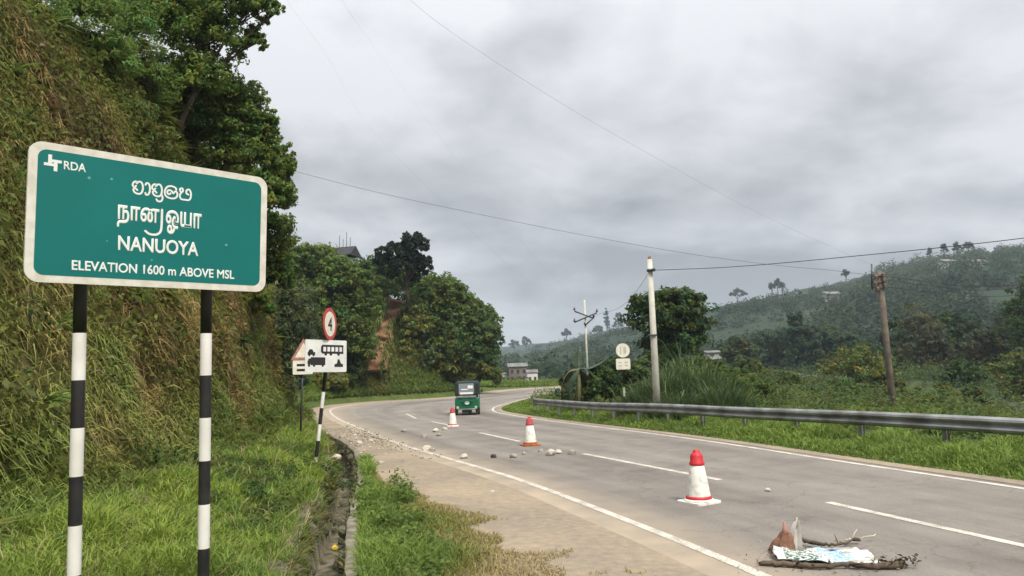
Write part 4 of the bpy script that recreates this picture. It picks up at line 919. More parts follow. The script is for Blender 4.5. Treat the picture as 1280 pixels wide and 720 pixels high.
wp = empty('wooden_pole', (btW[0], 31, btW[2]), 'brown wooden pole crowded with insulators beyond the guard rail', 'utility pole')
mb = MB(); mb.tube([btW - [0, 0, 1.5], btW * .5 + tpW * .5, tpW], [.15, .13, .11], 10); local(wp, mb.build('shaft', M_WOOD, wp))
mb = MB(); q = P(1089.5, 330, 31); mb.tube([P(1090, 362, 31), q], .03, 6); mb.tube([P(1090, 352, 31), P(1101, 350, 30.95)], .03, 5); local(wp, mb.build('side_bracket', M_STEEL, wp))
for px_, py_ in ((1104, 343), (1095, 346), (1105, 350), (1094, 354), (1106, 357), (1097, 361)):
    mb = MB(); c = P(px_, py_, 30.85); mb.lathe([(.02, -.10), (.07, -.09), (.085, -.05), (.05, -.04), (.085, .0), (.08, .03), (.05, .05), (.03, .10)], 10, c=c); o = local(wp, mb.build('insulator', mat('porcelain', (.16, .09, .07), (.08, .05, .045), 5, .3, .5) if 'porcelain' not in bpy.data.materials else bpy.data.materials['porcelain'], wp))
mb = MB()
for py_ in (344, 352, 359): mb.box(P(1100, py_, 30.9), (.55, .07, .07))
local(wp, mb.build('crossarm', M_WOOD, wp))
tpF, btF = P(730.5, 375, 62), P(735, 480, 62)
fp = empty('crossarm_pole', (btF[0], 62, btF[2]), 'slender grey pole with two crossarms standing by the far bend', 'utility pole')
mb = MB(); mb.tube([btF - [0, 0, 1], tpF], [.10, .07], 8); local(fp, mb.build('shaft', M_CONC, fp))
for (xa, ya), (xb, yb) in (((718, 389), (742, 398)), ((718, 403), (746, 391)), ((731, 407), (742, 397))):
    mb = MB(); mb.tube([P(xa, ya, 61.8), P(xb, yb, 61.8)], .06, 5); local(fp, mb.build('crossarm', M_STEEL, fp))
    for e_ in ((xa, ya - 2), (xb, yb - 2)):
        mb = MB(); mb.tube([P(e_[0], e_[1] + 1, 61.8), P(e_[0], e_[1] - 3, 61.8)], [.10, .06], 6); local(fp, mb.build('insulator', bpy.data.materials['porcelain'], fp))
def pixwire(pp_, y0, y1, name, label, r):
    pts = np.array(pp_, float); q = cr(pts, 8); Y = np.linspace(y0, y1, len(q)); return wire(name, label, [tuple(P(a, b_, y_)) for (a, b_), y_ in zip(q, Y)], r)
pixwire([(345, 208), (470, 240), (600, 268), (730, 294), (860, 317), (965, 331), (1040, 338), (1094, 345)], 27, 31, 'overhead_wire', 'thin wire sagging from the left bank trees to the wooden pole', .006)
pixwire([(812, 338), (900, 334.5), (980, 328.5), (1080, 319), (1180, 309), (1300, 295), (1420, 277)], 25.4, 17, 'overhead_wire', 'dark cable running right from the top of the concrete pole', .011)
pixwire([(470, -40), (550, 30), (700, 128), (850, 214), (960, 272), (1089, 331)], 12, 31, 'overhead_wire', 'fine wire slanting down the sky to the bracket of the wooden pole', .002)
pixwire([(335, -50), (362, 5), (410, 72), (455, 150), (540, 240), (640, 335), (719, 388)], 14, 61.8, 'overhead_wire', 'very fine wire dropping past the left trees to the far pole', .0018)
pixwire([(405, -40), (430, 5), (470, 62), (530, 145), (610, 250), (690, 345), (741, 395)], 14, 61.8, 'overhead_wire', 'very fine wire crossing the sky to the upper crossarm of the far pole', .0018)
pixwire([(812, 339), (797, 362), (775, 384), (743, 394)], 25.4, 61.8, 'overhead_wire', 'short wire running from the concrete pole down to the far pole', .009)
for k, (a, b_) in enumerate((((1095, 347), (1010, 399)), ((1095, 354), (1000, 412)), ((1097, 361), (995, 424)))):
    pixwire([a, ((a[0] + b_[0]) / 2, (a[1] + b_[1]) / 2 + 3), b_, (b_[0] - 90, b_[1] + 46)], 31, 75, 'service_wire', ['upper', 'middle', 'lower'][k] + ' of three wires running down from the wooden pole into the valley trees', .011)
for k, (y0, y1) in enumerate(((345, 353), (350, 357), (358, 366))):
    pixwire([(1104, y0), (1160, y0 + 7), (1220, (y0 + y1) / 2 + 9), (1300, y1), (1400, y1 - 18)], 31, 27, 'service_wire', ['topmost', 'middle', 'lowest'][k] + ' of three wires running right from the wooden pole across the hill', .009)

# ---- trees, shrubs and reeds
def E_(px, py, Y, w, h, dy=0.0):      # ellipsoid as wide and high as it shows at distance Y
    k = Y / FPX; rx = w / 2 * k; return (P(px, py, Y + dy), np.array([rx, rx * .9, h / 2 * k]))
def veg(name, cat, label, basepx, ells, n, size, col, br=.08, group=None, **kw):
    return plant(name, cat, label, P(*basepx), ells, n, size, col, br, group, **kw)
GRP_B = 'trees and shrubs overhanging the embankment'
DGREEN = np.array([.062, .108, .032]); GREY_G = np.array([.10, .14, .065]); MGREEN = np.array([.115, .18, .042]); BLUEG = np.array([.058, .10, .056])
veg('overhanging_tree', 'tree', 'tall leafy tree at the top of the bank spreading loose sprays over the sky', (215, 190, 19.5),
    [E_(205, 20, 19, 120, 110), E_(262, 45, 19.3, 100, 90), E_(315, 8, 19, 70, 46), E_(318, 52, 19.2, 34, 40), E_(275, -25, 19, 130, 70), E_(240, 105, 19.5, 110, 80), E_(345, 12, 19, 26, 20)], 36000, .13, MGREEN * 1.65, .10, GRP_B, extra=(YGREEN, .25), clump=.2, per=26, hollow=.3, asp=.42)
veg('overhanging_tree', 'tree', 'dark tree hanging from the bank behind the top right of the town sign', (262, 240, 21),
    [E_(250, 150, 20.5, 110, 90), E_(300, 140, 20.5, 70, 80), E_(300, 190, 20.6, 90, 80), E_(330, 165, 20.5, 40, 60), E_(345, 200, 20.5, 44, 50)], 32000, .13, MGREEN * 1.3, .12, GRP_B, extra=(YGREEN * .9, .22), clump=.2, per=26, hollow=.3, asp=.42)
veg('overhanging_shrub', 'shrub', 'bright green feathery shrub at the very top of the bank left of the tall tree', (95, 100, 16.5),
    [E_(105, 28, 16, 90, 90), E_(140, 75, 16.3, 60, 60), E_(75, -10, 16, 90, 60), E_(165, 60, 17.5, 70, 90), E_(190, 110, 17.8, 60, 60), E_(150, 10, 17.5, 70, 60)], 19000, .12, MGREEN * 1.35, .05, GRP_B, asp=.3, extra=(YGREEN, .15))
veg('overhanging_shrub', 'shrub', 'olive ferny shrub on the bank just above the middle of the town sign', (150, 190, 17),
    [E_(150, 150, 16.6, 80, 60), E_(110, 170, 16.4, 60, 44), E_(190, 185, 17, 70, 50)], 8000, .13, OLIVE * .85, .05, GRP_B, asp=.25, extra=(GR_MID, .4))
veg('overhanging_shrub', 'shrub', 'yellow-green shrub on the bank at the top left corner of the town sign', (30, 230, 14),
    [E_(40, 175, 13.3, 56, 44), E_(14, 205, 13.2, 50, 56)], 5000, .10, YGREEN * .8, .04, GRP_B, extra=(OLIVE, .3))
veg('overhanging_shrub', 'shrub', 'leafy shrub leaning out at the right edge of the bank above the sign corner', (318, 270, 23.5),
    [E_(335, 245, 23, 60, 60), E_(352, 215, 23, 34, 40), E_(300, 230, 23, 60, 50)], 10000, .16, MGREEN * 1.3, .07, GRP_B, extra=(YGREEN * .8, .15), clump=.3, per=36)
veg('overhanging_shrub', 'shrub', 'mid green bush on the bank face beside the right end of the town sign', (330, 350, 25),
    [E_(340, 295, 24.5, 50, 60), E_(325, 330, 24.5, 60, 60), E_(352, 345, 25, 36, 60)], 9000, .16, MGREEN * 1.2, .06, GRP_B, extra=(YGREEN * .7, .2))
veg('overhanging_shrub', 'shrub', 'yellowish bush under the right corner of the town sign', (315, 420, 23),
    [E_(318, 380, 22.5, 44, 40), E_(300, 360, 22.5, 40, 30)], 4500, .15, YGREEN * .7, .05, GRP_B)
veg('overhanging_shrub', 'shrub', 'grey-green thicket on the bank foot behind the round red rimmed sign', (360, 500, 29),
    [E_(365, 400, 29, 56, 90), E_(350, 430, 28.5, 50, 80), E_(378, 440, 30, 36, 70), E_(362, 475, 28.5, 40, 60)], 12000, .20, GREY_G, .07, GRP_B, asp=.25, extra=(STRAW * .5, .08))
# the bushy spur beyond the bend
GRP_S = 'shrubs and trees on the spur beyond the bend'
SP = [('spur_shrub', 'light green bush at the left end of the spur under the roof', (405, 420, 60), [E_(400, 345, 60, 70, 70), E_(380, 375, 59, 60, 80), E_(425, 350, 60, 50, 60), E_(372, 325, 58, 50, 40), E_(395, 325, 60, 50, 36)], 9000, MGREEN * 1.0),
 ('spur_shrub', 'large mid green bush behind the white pictogram board', (430, 470, 60), [E_(420, 400, 61, 80, 70), E_(450, 375, 62, 56, 70), E_(440, 430, 61, 60, 70)], 11000, MGREEN * .8),
 ('spur_shrub', 'dark bush between the pictogram board and the red earth scar', (455, 480, 61), [E_(446, 425, 62.5, 30, 90), E_(440, 465, 62, 34, 46)], 6000, DGREEN * 1.1),
 ('spur_shrub', 'dark green bush at the top of the red earth scar', (470, 400, 66), [E_(466, 346, 70.5, 60, 44), E_(505, 360, 72.5, 76, 46), E_(448, 385, 64, 30, 40)], 7000, DGREEN * 1.2),
 ('spur_shrub', 'grassy olive bush right of the red earth scar', (505, 450, 64), [E_(524, 410, 67.5, 44, 50), E_(510, 442, 67, 36, 40)], 6000, OLIVE * .7 + GR_MID * .3),
 ('spur_shrub', 'tall rounded bush on the crest right of the dark tree', (545, 430, 66), [E_(548, 375, 69.5, 60, 60), E_(530, 400, 68.5, 54, 60)], 8500, MGREEN * .75),
 ('spur_shrub', 'pale flecked bush crowning the spur', (560, 420, 65), [E_(562, 370, 69.5, 50, 40), E_(580, 392, 69.5, 46, 44)], 6500, MGREEN * .9),
 ('spur_shrub', 'dark bushy mass above the three-wheeler', (580, 470, 66), [E_(590, 415, 69.5, 60, 60), E_(575, 445, 68.5, 60, 50), E_(560, 420, 68.5, 50, 60)], 9500, DGREEN * 1.15),
 ('spur_shrub', 'rounded dark tree at the right tip of the spur', (607, 470, 67), [E_(603, 402, 70.5, 40, 46), E_(613, 428, 70.5, 30, 44), E_(602, 445, 70.5, 44, 44), E_(603, 470, 70, 40, 36)], 7500, DGREEN * 1.05),
 ('spur_shrub', 'grey-green bush low on the spur left of the three-wheeler', (535, 480, 63), [E_(535, 446, 68.5, 60, 44), E_(515, 458, 67.5, 40, 26)], 7000, GREY_G),
 ('spur_shrub', 'ragged pale green bush filling the spur below the dark tree, right of the scar', (525, 440, 65), [E_(532, 385, 71, 44, 50), E_(545, 425, 68.5, 44, 44)], 6000, MGREEN * 1.1),
 ('spur_shrub', 'yellowish scrub sloping down towards the three-wheeler', (560, 478, 64), [E_(560, 458, 68.5, 56, 30), E_(590, 466, 69, 46, 28), E_(612, 470, 70.5, 30, 26)], 6000, OLIVE * .7 + GR_MID * .3),
 ('spur_shrub', 'low olive bush at the foot of the red earth scar', (430, 495, 58), [E_(410, 478, 59.5, 46, 26)], 4500, OLIVE * .8 + GR_MID * .2)]
for nm, lb, bp, el, n_, c_ in SP:
    bp = (bp[0], bp[1] - 14, bp[2] + (6.5 if bp[0] > 450 else 4))   # stems root on the slope, behind the leaves
    if lb.startswith('grassy'): el = [(c, r * .9) for c, r in el]
    veg(nm, 'shrub', lb, bp, el, int(n_ * 1.6), .34, c_ * 1.15, .14, GRP_S, extra=(YGREEN * .75, .2), clump=.24, per=30, hollow=.35)
veg('spur_tree', 'tree', 'nearly black tree standing above the crest of the spur', (510, 385, 67),
    [E_(495, 318, 66, 44, 26), E_(517, 308, 66, 36, 30), E_(480, 326, 66, 26, 18), E_(510, 338, 66, 48, 36), E_(526, 330, 66, 26, 26)], 6000, .42, np.array([.018, .035, .018]), .2, GRP_S, clump=.28, per=30)
# red earth scar on the spur face, hugging the slope
ssp, dsp = np.meshgrid(np.arange(12 * KSUB, 17 * KSUB), np.linspace(0, 18, 140)); bq = bank_pt(ssp, dsp).reshape(-1, 3); bv = bq - CAM; bw = bv @ cF
bpx = np.stack([640 + FPX * (bv @ cR) / bw, 360 - FPX * (bv @ cU) / bw], 1)
def on_bank(px, py):
    e2 = ((bpx - [px, py]) ** 2).sum(1); k = np.argsort(e2)[:6]; return P(px, py, float(np.min(bq[k, 1])))
lftp, rgtp = [(488, 372), (484, 388), (474, 408), (466, 428), (462, 446), (460, 466)], [(520, 380), (502, 394), (493, 410), (488, 430), (485, 448), (481, 464)]
nr_, ncl = 36, 22; fine = np.zeros((nr_, ncl, 3))
for j in range(nr_):
    f_ = j / (nr_ - 1) * 5; L_ = [np.interp(f_, range(6), [q[i] for q in lftp]) for i in (0, 1)]; R__ = [np.interp(f_, range(6), [q[i] for q in rgtp]) for i in (0, 1)]
    for i in range(ncl):
        t_ = i / (ncl - 1); fine[j, i] = on_bank(L_[0] + (R__[0] - L_[0]) * t_, L_[1] + (R__[1] - L_[1]) * t_)
for _ in range(6):                    # even out the depth
    Yp = np.pad(fine[..., 1], 1, 'edge'); Ym = (Yp[:-2, 1:-1] + Yp[2:, 1:-1] + Yp[1:-1, :-2] + Yp[1:-1, 2:]) / 4
    fine = CAM + (fine - CAM) * (Ym / fine[..., 1])[..., None]
led = np.abs(((fine[..., 2] * .9) + .5 * fbm(fine, 2.0, 95)) % 1.0 - .5)
fine[..., 1] -= .9 + led * 1.2 + (fbm(fine, .9, 96) - .5) * .9
fine[:, 0, 1] += 1.6; fine[:, -1, 1] += 1.6; fine[0, :, 1] += 1.6; fine[-1, :, 1] += 1.0
fine[..., 0] += (vnoise(fine, .8, 97) - .5) * .7
sheet('red_earth_scar', fine, M_REDEARTH)
n = 2600; gi, gj = rng.integers(1, nr_ - 1, n), rng.integers(0, ncl, n); wgt = (np.abs(gj - ncl / 2) / (ncl / 2)) ** 1.5 + .55 * fbm(fine[gi, gj], 1.6, 98); ok = wgt > .72; p = fine[gi, gj][ok]; n = len(p)
blades('scar_grass', p, np.array([0, -.5, .7]) + rng.normal(0, .3, (n, 3)), np.array([0, -.3, -1.0]) + rng.normal(0, .3, (n, 3)), rng.uniform(.4, 1.1, n), rng.uniform(.06, .12, n), mixcol(rng.random(n), [BROWN, OLIVE, GR_MID, GR_MID]) * rng.uniform(.6, 1.1, (n, 1)), M_DRY, kind='stuff', label='grass hanging over the edges of the red earth scar', droop=1.2)
# ridge-top roof behind the spur
M_ROOF = mat('dark_roof', (.055, .055, .06), (.035, .035, .04), 2, .8, .2); M_WALLB = mat('house_wall_grey', (.42, .42, .40), (.32, .32, .30), .8, .9, .1)
def house(label, px, py, Y, wpx, hpx, wallm, roofm, roof_h=.35, depth=None, rz=.15, name='house', windows=2, storeys=1):
    """py = foot of the wall; wpx, hpx = wall size in the photograph"""
    k = Y / FPX; w, h = wpx * k, hpx * k; d_ = depth or w * .7; base = P(px, py, Y)
    root = empty(name, base, label, 'house', 'houses scattered over the valley and hills', rz)
    mb = MB(); mb.box((0, d_ / 2, h / 2 - h * .3), (w, d_, h * 1.6)); mb.build('wall', wallm, root)
    o_ = w * .08; rh = h * roof_h
    mb = MB(); mb.prism([(-d_ / 2 - o_, 0), (d_ / 2 + o_, 0), (0, rh + .02)], Matrix.Translation((-w / 2 - o_, d_ / 2, h * 1.1)) @ Matrix.Rotation(PI / 2, 4, 'Z') @ Matrix.Rotation(PI / 2, 4, 'X'), w + 2 * o_)
    mb.build('roof', roofm, root)
    for s_ in range(storeys):
        for i in range(windows):
            x_ = (i + .5) / windows * w - w / 2; mb = MB(); mb.box((x_, -.02, h * (.45 if storeys == 1 else .25 + .5 * s_)), (w / windows * .42, .10, h * (.4 if storeys == 1 else .24))); mb.build('window', M_STEEL, root)
    return root
M_HWHITE = mat('house_wall_white', (.70, .69, .65), (.55, .54, .50), .5, .9, .1); M_HBROWN = mat('house_wall_brown', (.24, .19, .17), (.17, .14, .125), .6, .9, .1)
M_TIN = mat('tin_roof', (.22, .22, .22), (.14, .13, .125), .8, .6, .3, .2); M_RUST = mat('rust_roof', (.22, .13, .09), (.14, .09, .07), .8, .8, .2)
rh_ = house('dark roofed house peeping over the bushes at the top of the spur', 418, 348, 74, 40, 26, M_WALLB, M_ROOF, .5, rz=-.25)
mb = MB()
for k, (x_, h_) in enumerate(((.1, 3.4), (.5, 3.0), (.9, 3.7), (1.3, 3.1))):
    mb = MB(); mb.tube([(x_, .9, 2.0), (x_ + .05, .9, 2.1 + h_ - 1.0)], .03, 5); mb.build('rebar', M_STEEL, rh_)
house('two storey brown house at the far end of the road', 648, 477, 118, 22, 17, M_HBROWN, M_TIN, .25, rz=.1, storeys=2, windows=3)
house('small white house with a pale roof beside the two storey brown house', 666, 479, 116, 13, 12, M_HWHITE, M_TIN, .3)
house('tiny pale hut at the far bend left of the two storey brown house', 629, 477, 119, 9, 8, M_HWHITE, M_TIN, .3, windows=1)
house('low tin roofed house halfway up the slope behind the big tree', 896, 446, 135, 24, 5, M_WALLB, M_TIN, .5)
house('pale square house among the scrub above the guard rail', 917, 480, 95, 9, 8, M_HWHITE, M_TIN, .25, windows=1)
house('little cream house half hidden between two small trees', 952, 481, 95, 13, 10, M_HWHITE, M_RUST, .3)
house('long low house with a pale roof left of the yellow-green bush', 1022, 490, 100, 32, 6, M_HBROWN, M_TIN, .6)
house('white walled house right beside the wooden pole', 1127, 478, 95, 17, 8, M_HWHITE, M_TIN, .4)
house('white cottage to the right of the one beside the wooden pole', 1146, 477, 97, 13, 7, M_HWHITE, M_RUST, .4)
house('wide low pale building behind the brownish trees', 1185, 475, 110, 24, 6, M_HWHITE, M_TIN, .4, windows=3)
house('rust roofed shed beyond the rail at the right', 1228, 527, 55, 44, 10, M_HBROWN, M_RUST, .5)
house('flat dark shed under a pale roof at the right edge of the view', 1270, 508, 60, 40, 8, M_ROOF, M_TIN, .3)
def hill_pt(px, frac):                # point on the hill slope under a photo column
    u = (px - 640) / FPX; Yr, _ = ridge(np.array(u)); Y = 125 + (float(Yr) - 125) * frac; return np.array([u * Y, Y, float(zfar(np.array([u]), np.array([Y]))[0])])
for lb, px, fr in (('tiny white house near the top of the hill right of the wooden pole', 1192, .80), ('small pale house high on the hill above the far trees', 1003, .86), ('speck of a white house on the hillside at the right', 1228, .72), ('pale house low on the slope left of the wooden pole', 1042, .55)):
    q = hill_pt(px, fr); root = empty('house', q, lb, 'house', 'houses scattered over the valley and hills', .2)
    mb = MB(); mb.box((0, 2, 1), (7, 4, 4)); mb.build('wall', M_HWHITE, root); mb = MB(); mb.prism([(-3, 0), (3, 0), (0, 1.3)], Matrix.Translation((-4, 2, 3)) @ Matrix.Rotation(PI / 2, 4, 'Z') @ Matrix.Rotation(PI / 2, 4, 'X'), 8); mb.build('roof', M_TIN, root)
# right-hand side plants
veg('roadside_tree', 'tree', 'big dense dark green tree behind the pale concrete pole', (838, 492, 44),
    [E_(822, 395, 43, 74, 56), E_(858, 395, 43.5, 60, 60), E_(800, 385, 43, 36, 34), E_(838, 375, 43, 50, 26), E_(845, 430, 43.5, 76, 60), E_(872, 420, 44, 30, 60), E_(825, 455, 43, 50, 40)], 17000, .30, DGREEN * .95, .3, extra=(YGREEN * .6, .10), clump=.28, per=36, hollow=.4)
veg('roadside_bush', 'bush', 'very dark low bush under the round cream sign', (760, 512, 35),
    [E_(750, 485, 34, 50, 50), E_(787, 482, 35, 56, 50), E_(768, 472, 35, 44, 44)], 9000, .20, DGREEN * .9, .06, extra=(MGREEN, .1))
veg('roadside_bush', 'bush', 'dusty dark bush behind the far end of the guard rail', (722, 508, 38),
    [E_(722, 492, 37, 40, 30), E_(712, 480, 37.5, 24, 24)], 4000, .20, GREY_G * .6, .05)
veg('roadside_bush', 'bush', 'mixed green bush behind the rail just right of the reeds', (900, 515, 31), [E_(895, 480, 30, 60, 44), E_(872, 470, 31, 44, 44), E_(915, 490, 30, 44, 36)], 8000, .17, MGREEN * .7, .06, extra=(YGREEN * .7, .2), clump=.25, per=30)
veg('roadside_bush', 'bush', 'leafy low bush between the round sign and the concrete pole', (805, 510, 30), [E_(803, 478, 31, 34, 50), E_(812, 462, 32, 30, 40)], 4500, .17, GREY_G * .9, .05, extra=(MGREEN, .3), clump=.25, per=30)
# banana plant: a stem and broad drooping leaves
bb = P(722, 508, 33.5); ban = empty('banana_plant', bb, 'ragged banana plant with one dark leaf slanting up beside the far guard rail end', 'plant')
mb = MB(); mb.tube([(0, 0, -.2), (.1, 0, .8), (.12, 0, 1.7)], [.13, .11, .07], 8); mb.build('stem', mat('banana_stem', (.20, .19, .08), (.10, .11, .05), 4, .7), ban)
M_BAN = mat('banana_leaf', (.032, .06, .022), (.016, .03, .014), 3, .5, .4); M_BAND = mat('dry_banana_leaf', (.15, .125, .065), (.09, .075, .04), 3, .8, .2)
tip0 = Vector(P(759, 446, 33.5)) - Vector(bb)
for k, (tip, mid_, m_) in enumerate(((tip0, tip0 * .55 + Vector((0, 0, .45)), M_BAN), ((-.7, .2, .7), (-.5, .1, 1.8), M_BAND), ((.9, -.2, 1.1), (.6, -.1, 1.9), M_BAN), ((-.35, -.4, .3), (-.4, -.3, 1.5), M_BAN), ((.2, .3, 2.6), (.1, .2, 2.2), M_BAN), ((.5, .3, .5), (.5, .2, 1.5), M_BAND))):
    a, m2, c = Vector((.12, 0, 1.65)), Vector(mid_), Vector(tip); pts = [a * (1 - t_) ** 2 + m2 * 2 * t_ * (1 - t_) + c * t_ ** 2 for t_ in np.linspace(0, 1, 9)]; mb = MB(); secs = []
    for i, p_ in enumerate(pts):
        d = (pts[min(i + 1, 8)] - pts[max(i - 1, 0)]).normalized(); sdv = d.cross(Vector((0, 0, 1))); sdv = sdv.normalized() if sdv.length > .05 else Vector((1, 0, 0)); w_ = .04 + .24 * math.sin(PI * min(1, .1 + i / 8.5)); up_ = sdv.cross(d)
        secs.append([p_ - sdv * w_ - up_ * .06, p_ + up_ * .012, p_ + sdv * w_ - up_ * .06, p_ - up_ * .012])
    mb.loft(secs, smooth=False); mb.build('leaf', m_, ban)
# tall cane grass clumps
RB = [('reed_clump', 'tall pale reed clump just left of the concrete pole foot', 806, 28.5, 1.5), ('reed_clump', 'tall reed clump close to the right of the concrete pole', 838, 27.5, 1.9), ('reed_clump', 'highest reed clump leaning in front of the big dark tree', 858, 29, 2.3),
      ('reed_clump', 'bushy reed clump below the right flank of the big dark tree', 880, 27, 1.9), ('reed_clump', 'short reed clump at the right end of the reed bed', 905, 25, 1.4), ('reed_clump', 'dense low reeds pressed against the rail right of the concrete pole', 850, 25.4, 1.2)]
for nm, lb, px, Y, h_ in RB:
    x_ = P(px, 500, Y)[0]; b_ = np.array([x_, Y, float(zvalley(np.array([x_]), np.array([Y]))[0])]); root = empty(nm, b_, lb, 'reeds', 'reed clumps behind the guard rail')
    n = 2600; off = rng.normal(0, .34, (n, 3)); off[:, 2] = np.abs(rng.normal(0, .25, n)) * h_ * 1.2; out_ = nrm(np.stack([off[:, 0], off[:, 1], 0 * off[:, 0]], 1) + rng.normal(0, .3, (n, 3)))
    c_ = mixcol(rng.random(n), [DGREEN * 1.2, GREY_G * .9, GR_MID * .7, GREY_G * 1.3]) * rng.uniform(.7, 1.3, (n, 1))
    blades('canes', off, np.array([0, 0, 1.]) + out_ * .25, out_, rng.uniform(.45, .95, n) * h_ * .62, rng.uniform(.03, .06, n), c_, M_GRASS, root, droop=1.0)
    n = 500; off = rng.normal(0, .3, (n, 3)); off[:, 2] = 0
    blades('stalks', off, np.array([0, 0, 1.]) + rng.normal(0, .10, (n, 3)), rand_lean(n), rng.uniform(.7, 1.1, n) * h_, rng.uniform(.02, .04, n), GREY_G * rng.uniform(.6, 1.1, (n, 1)), M_GRASS, root, droop=.3)
# trees standing in the valley
GRP_V = 'trees standing in the valley beyond the road'
OLV = OLIVE * .33 + GR_MID * .3; BRT = np.array([.10, .112, .062])
VT = [('small dark tree with a lighter side, left of the cream house', 930, 452, 494, 70, 40, DGREEN * .9), ('little yellow-olive tree leaning on the small dark one', 945, 458, 492, 66, 28, OLV),
      ('thin reddish bush between the small tree and the long low house', 970, 470, 500, 75, 44, BRT), ('tall dark conifer-like tree in the middle of the valley', 997, 396, 480, 125, 40, BLUEG * .8),
      ('dark broad tree left of the tall conifer-like one', 958, 418, 478, 130, 66, BLUEG * .8), ('dark tree right of the tall conifer-like one', 1032, 412, 484, 122, 56, BLUEG * .85),
      ('flat topped tree partly behind the wires right of centre', 1062, 422, 480, 120, 44, BLUEG), ('large yellow-green bush left of the wooden pole', 1075, 440, 505, 62, 86, OLV * 1.25),
      ('olive bush leaning against the foot of the wooden pole', 1105, 478, 516, 52, 50, OLV), ('brownish tall tree just right of the wooden pole', 1150, 386, 488, 84, 64, BRT * .85),
      ('dark green tree squeezed behind the brownish tall tree', 1178, 398, 480, 92, 44, DGREEN * .9), ('grey-brown round tree standing apart at the right', 1232, 414, 492, 78, 54, BRT * .75),
      ('tall dark tree cut by the right edge of the view', 1284, 352, 470, 74, 56, DGREEN * .85), ('light olive bush below the tree at the right edge', 1272, 452, 505, 60, 56, OLV * 1.2),
      ('low dark tree between the white cottages and the round tree', 1200, 455, 505, 66, 54, DGREEN * .9), ('bluish tree below the hill foot left of the brownish tree', 1120, 420, 476, 120, 40, BLUEG),
      ('bushy tree near the foot of the hill by the tin roofed house', 912, 432, 470, 140, 40, BLUEG * .9), ('pale shrub spreading behind the rail at centre right', 1000, 498, 524, 45, 64, GREY_G * .9),
      ('leafy shrub close behind the rail right of the reeds', 950, 492, 522, 38, 60, MGREEN * .7), ('dark shrub close behind the rail right of the wooden pole', 1165, 508, 533, 40, 60, DGREEN), ('brown-green scrub by the rust roofed shed', 1215, 500, 530, 48, 50, OLV * .8),
      ('feathery grey-green tree above the cream house', 925, 425, 480, 105, 48, GREY_G * .7), ('olive round tree beneath the wires right of the tall conifer-like one', 1048, 446, 492, 88, 50, OLV * .8),
      ('dark narrow tree rising behind the wooden pole', 1118, 402, 484, 105, 34, DGREEN * .8), ('wide dark tree filling the gap left of the grey-brown round tree', 1205, 392, 490, 92, 58, BLUEG * .75),
      ('tall brown-green tree just left of the grey-brown round tree', 1168, 412, 500, 80, 50, BRT * .7), ('grey-green tree between the round tree and the right edge', 1258, 396, 490, 88, 50, GREY_G * .65),
      ('dark low tree behind the yellow-green bush', 1085, 428, 478, 100, 50, DGREEN * .8), ('spreading dark tree low on the left of the valley', 900, 455, 500, 80, 50, DGREEN * .8),
      ('mid green bush standing above the reeds on their right', 925, 478, 512, 50, 56, MGREEN * .7), ('leafy green bush right behind the rail below the tall conifer-like tree', 985, 482, 520, 48, 60, MGREEN * .6),
      ('dark green bush behind the rail below the yellow-green bush', 1045, 490, 524, 46, 66, DGREEN * 1.1), ('bright bush behind the rail right of the wooden pole foot', 1140, 500, 530, 46, 44, MGREEN * .9),
      ('thin pale green sapling bush behind the rail further right', 1180, 494, 530, 45, 34, YGREEN * .6), ('dark tree top peeping over the cottages', 1140, 440, 480, 100, 40, DGREEN * .85)]
for lb, px, yt, yb, Y, w, c_ in VT:
    yt -= 16 if Y <= 60 else 5; w *= 1.15; h = yb - yt; el = [E_(px + random.uniform(-.05, .05) * w, yt + h * .22, Y, w * .6, h * .46), E_(px - w * .24, yt + h * .42, Y, w * .5, h * .44), E_(px + w * .25, yt + h * .40, Y, w * .5, h * .46), E_(px, yt + h * .60, Y, w * .8, h * .5)]
    bs = 'bush' if ('bush' in lb or 'shrub' in lb or 'scrub' in lb) else 'tree'
    if bs == 'bush': el.append(E_(px, yb - h * .15, Y, w * .9, h * .4))
    veg('valley_' + bs, bs, lb, (px, yb + 6, Y), el, 5200, .0045 * Y, c_ * 1.25, .0018 * Y, GRP_V, clump=.26, per=30, extra=(YGREEN * .5, .10), hollow=.3)
# trees on the skyline
RT = [('broad block of trees on the skyline right of the big dark tree', 922, 16, 22), ('left one of three skinny skyline trees in a row', 966, 16, 9), ('tallest of three skinny skyline trees in a row', 973, 20, 8), ('right one of three skinny skyline trees in a row', 979, 14, 9), ('lone ball headed tree on the skyline left of the wooden pole', 1060, 14, 12),
      ('slim tree standing alone on the skyline above the hilltop house', 1168, 15, 6), ('block shaped tree on the skyline right of the slim one', 1187, 17, 9), ('round headed tree on the skyline near the hilltop', 1203, 16, 11), ('wide topped tree on the skyline at the hilltop', 1217, 15, 13),
      ('dark cypress spire left of the big dark tree', 757, 26, 7), ('bent thin tree on the skyline beside the cypress', 771, 20, 13), ('small rounded tree low on the left skyline', 706, 14, 14), ('feathery tree at the left foot of the skyline', 655, 18, 12), ('scrubby tree at the very left end of the skyline', 640, 16, 14), ('low bush on the skyline between the far pole and the cypress', 745, 9, 14)]
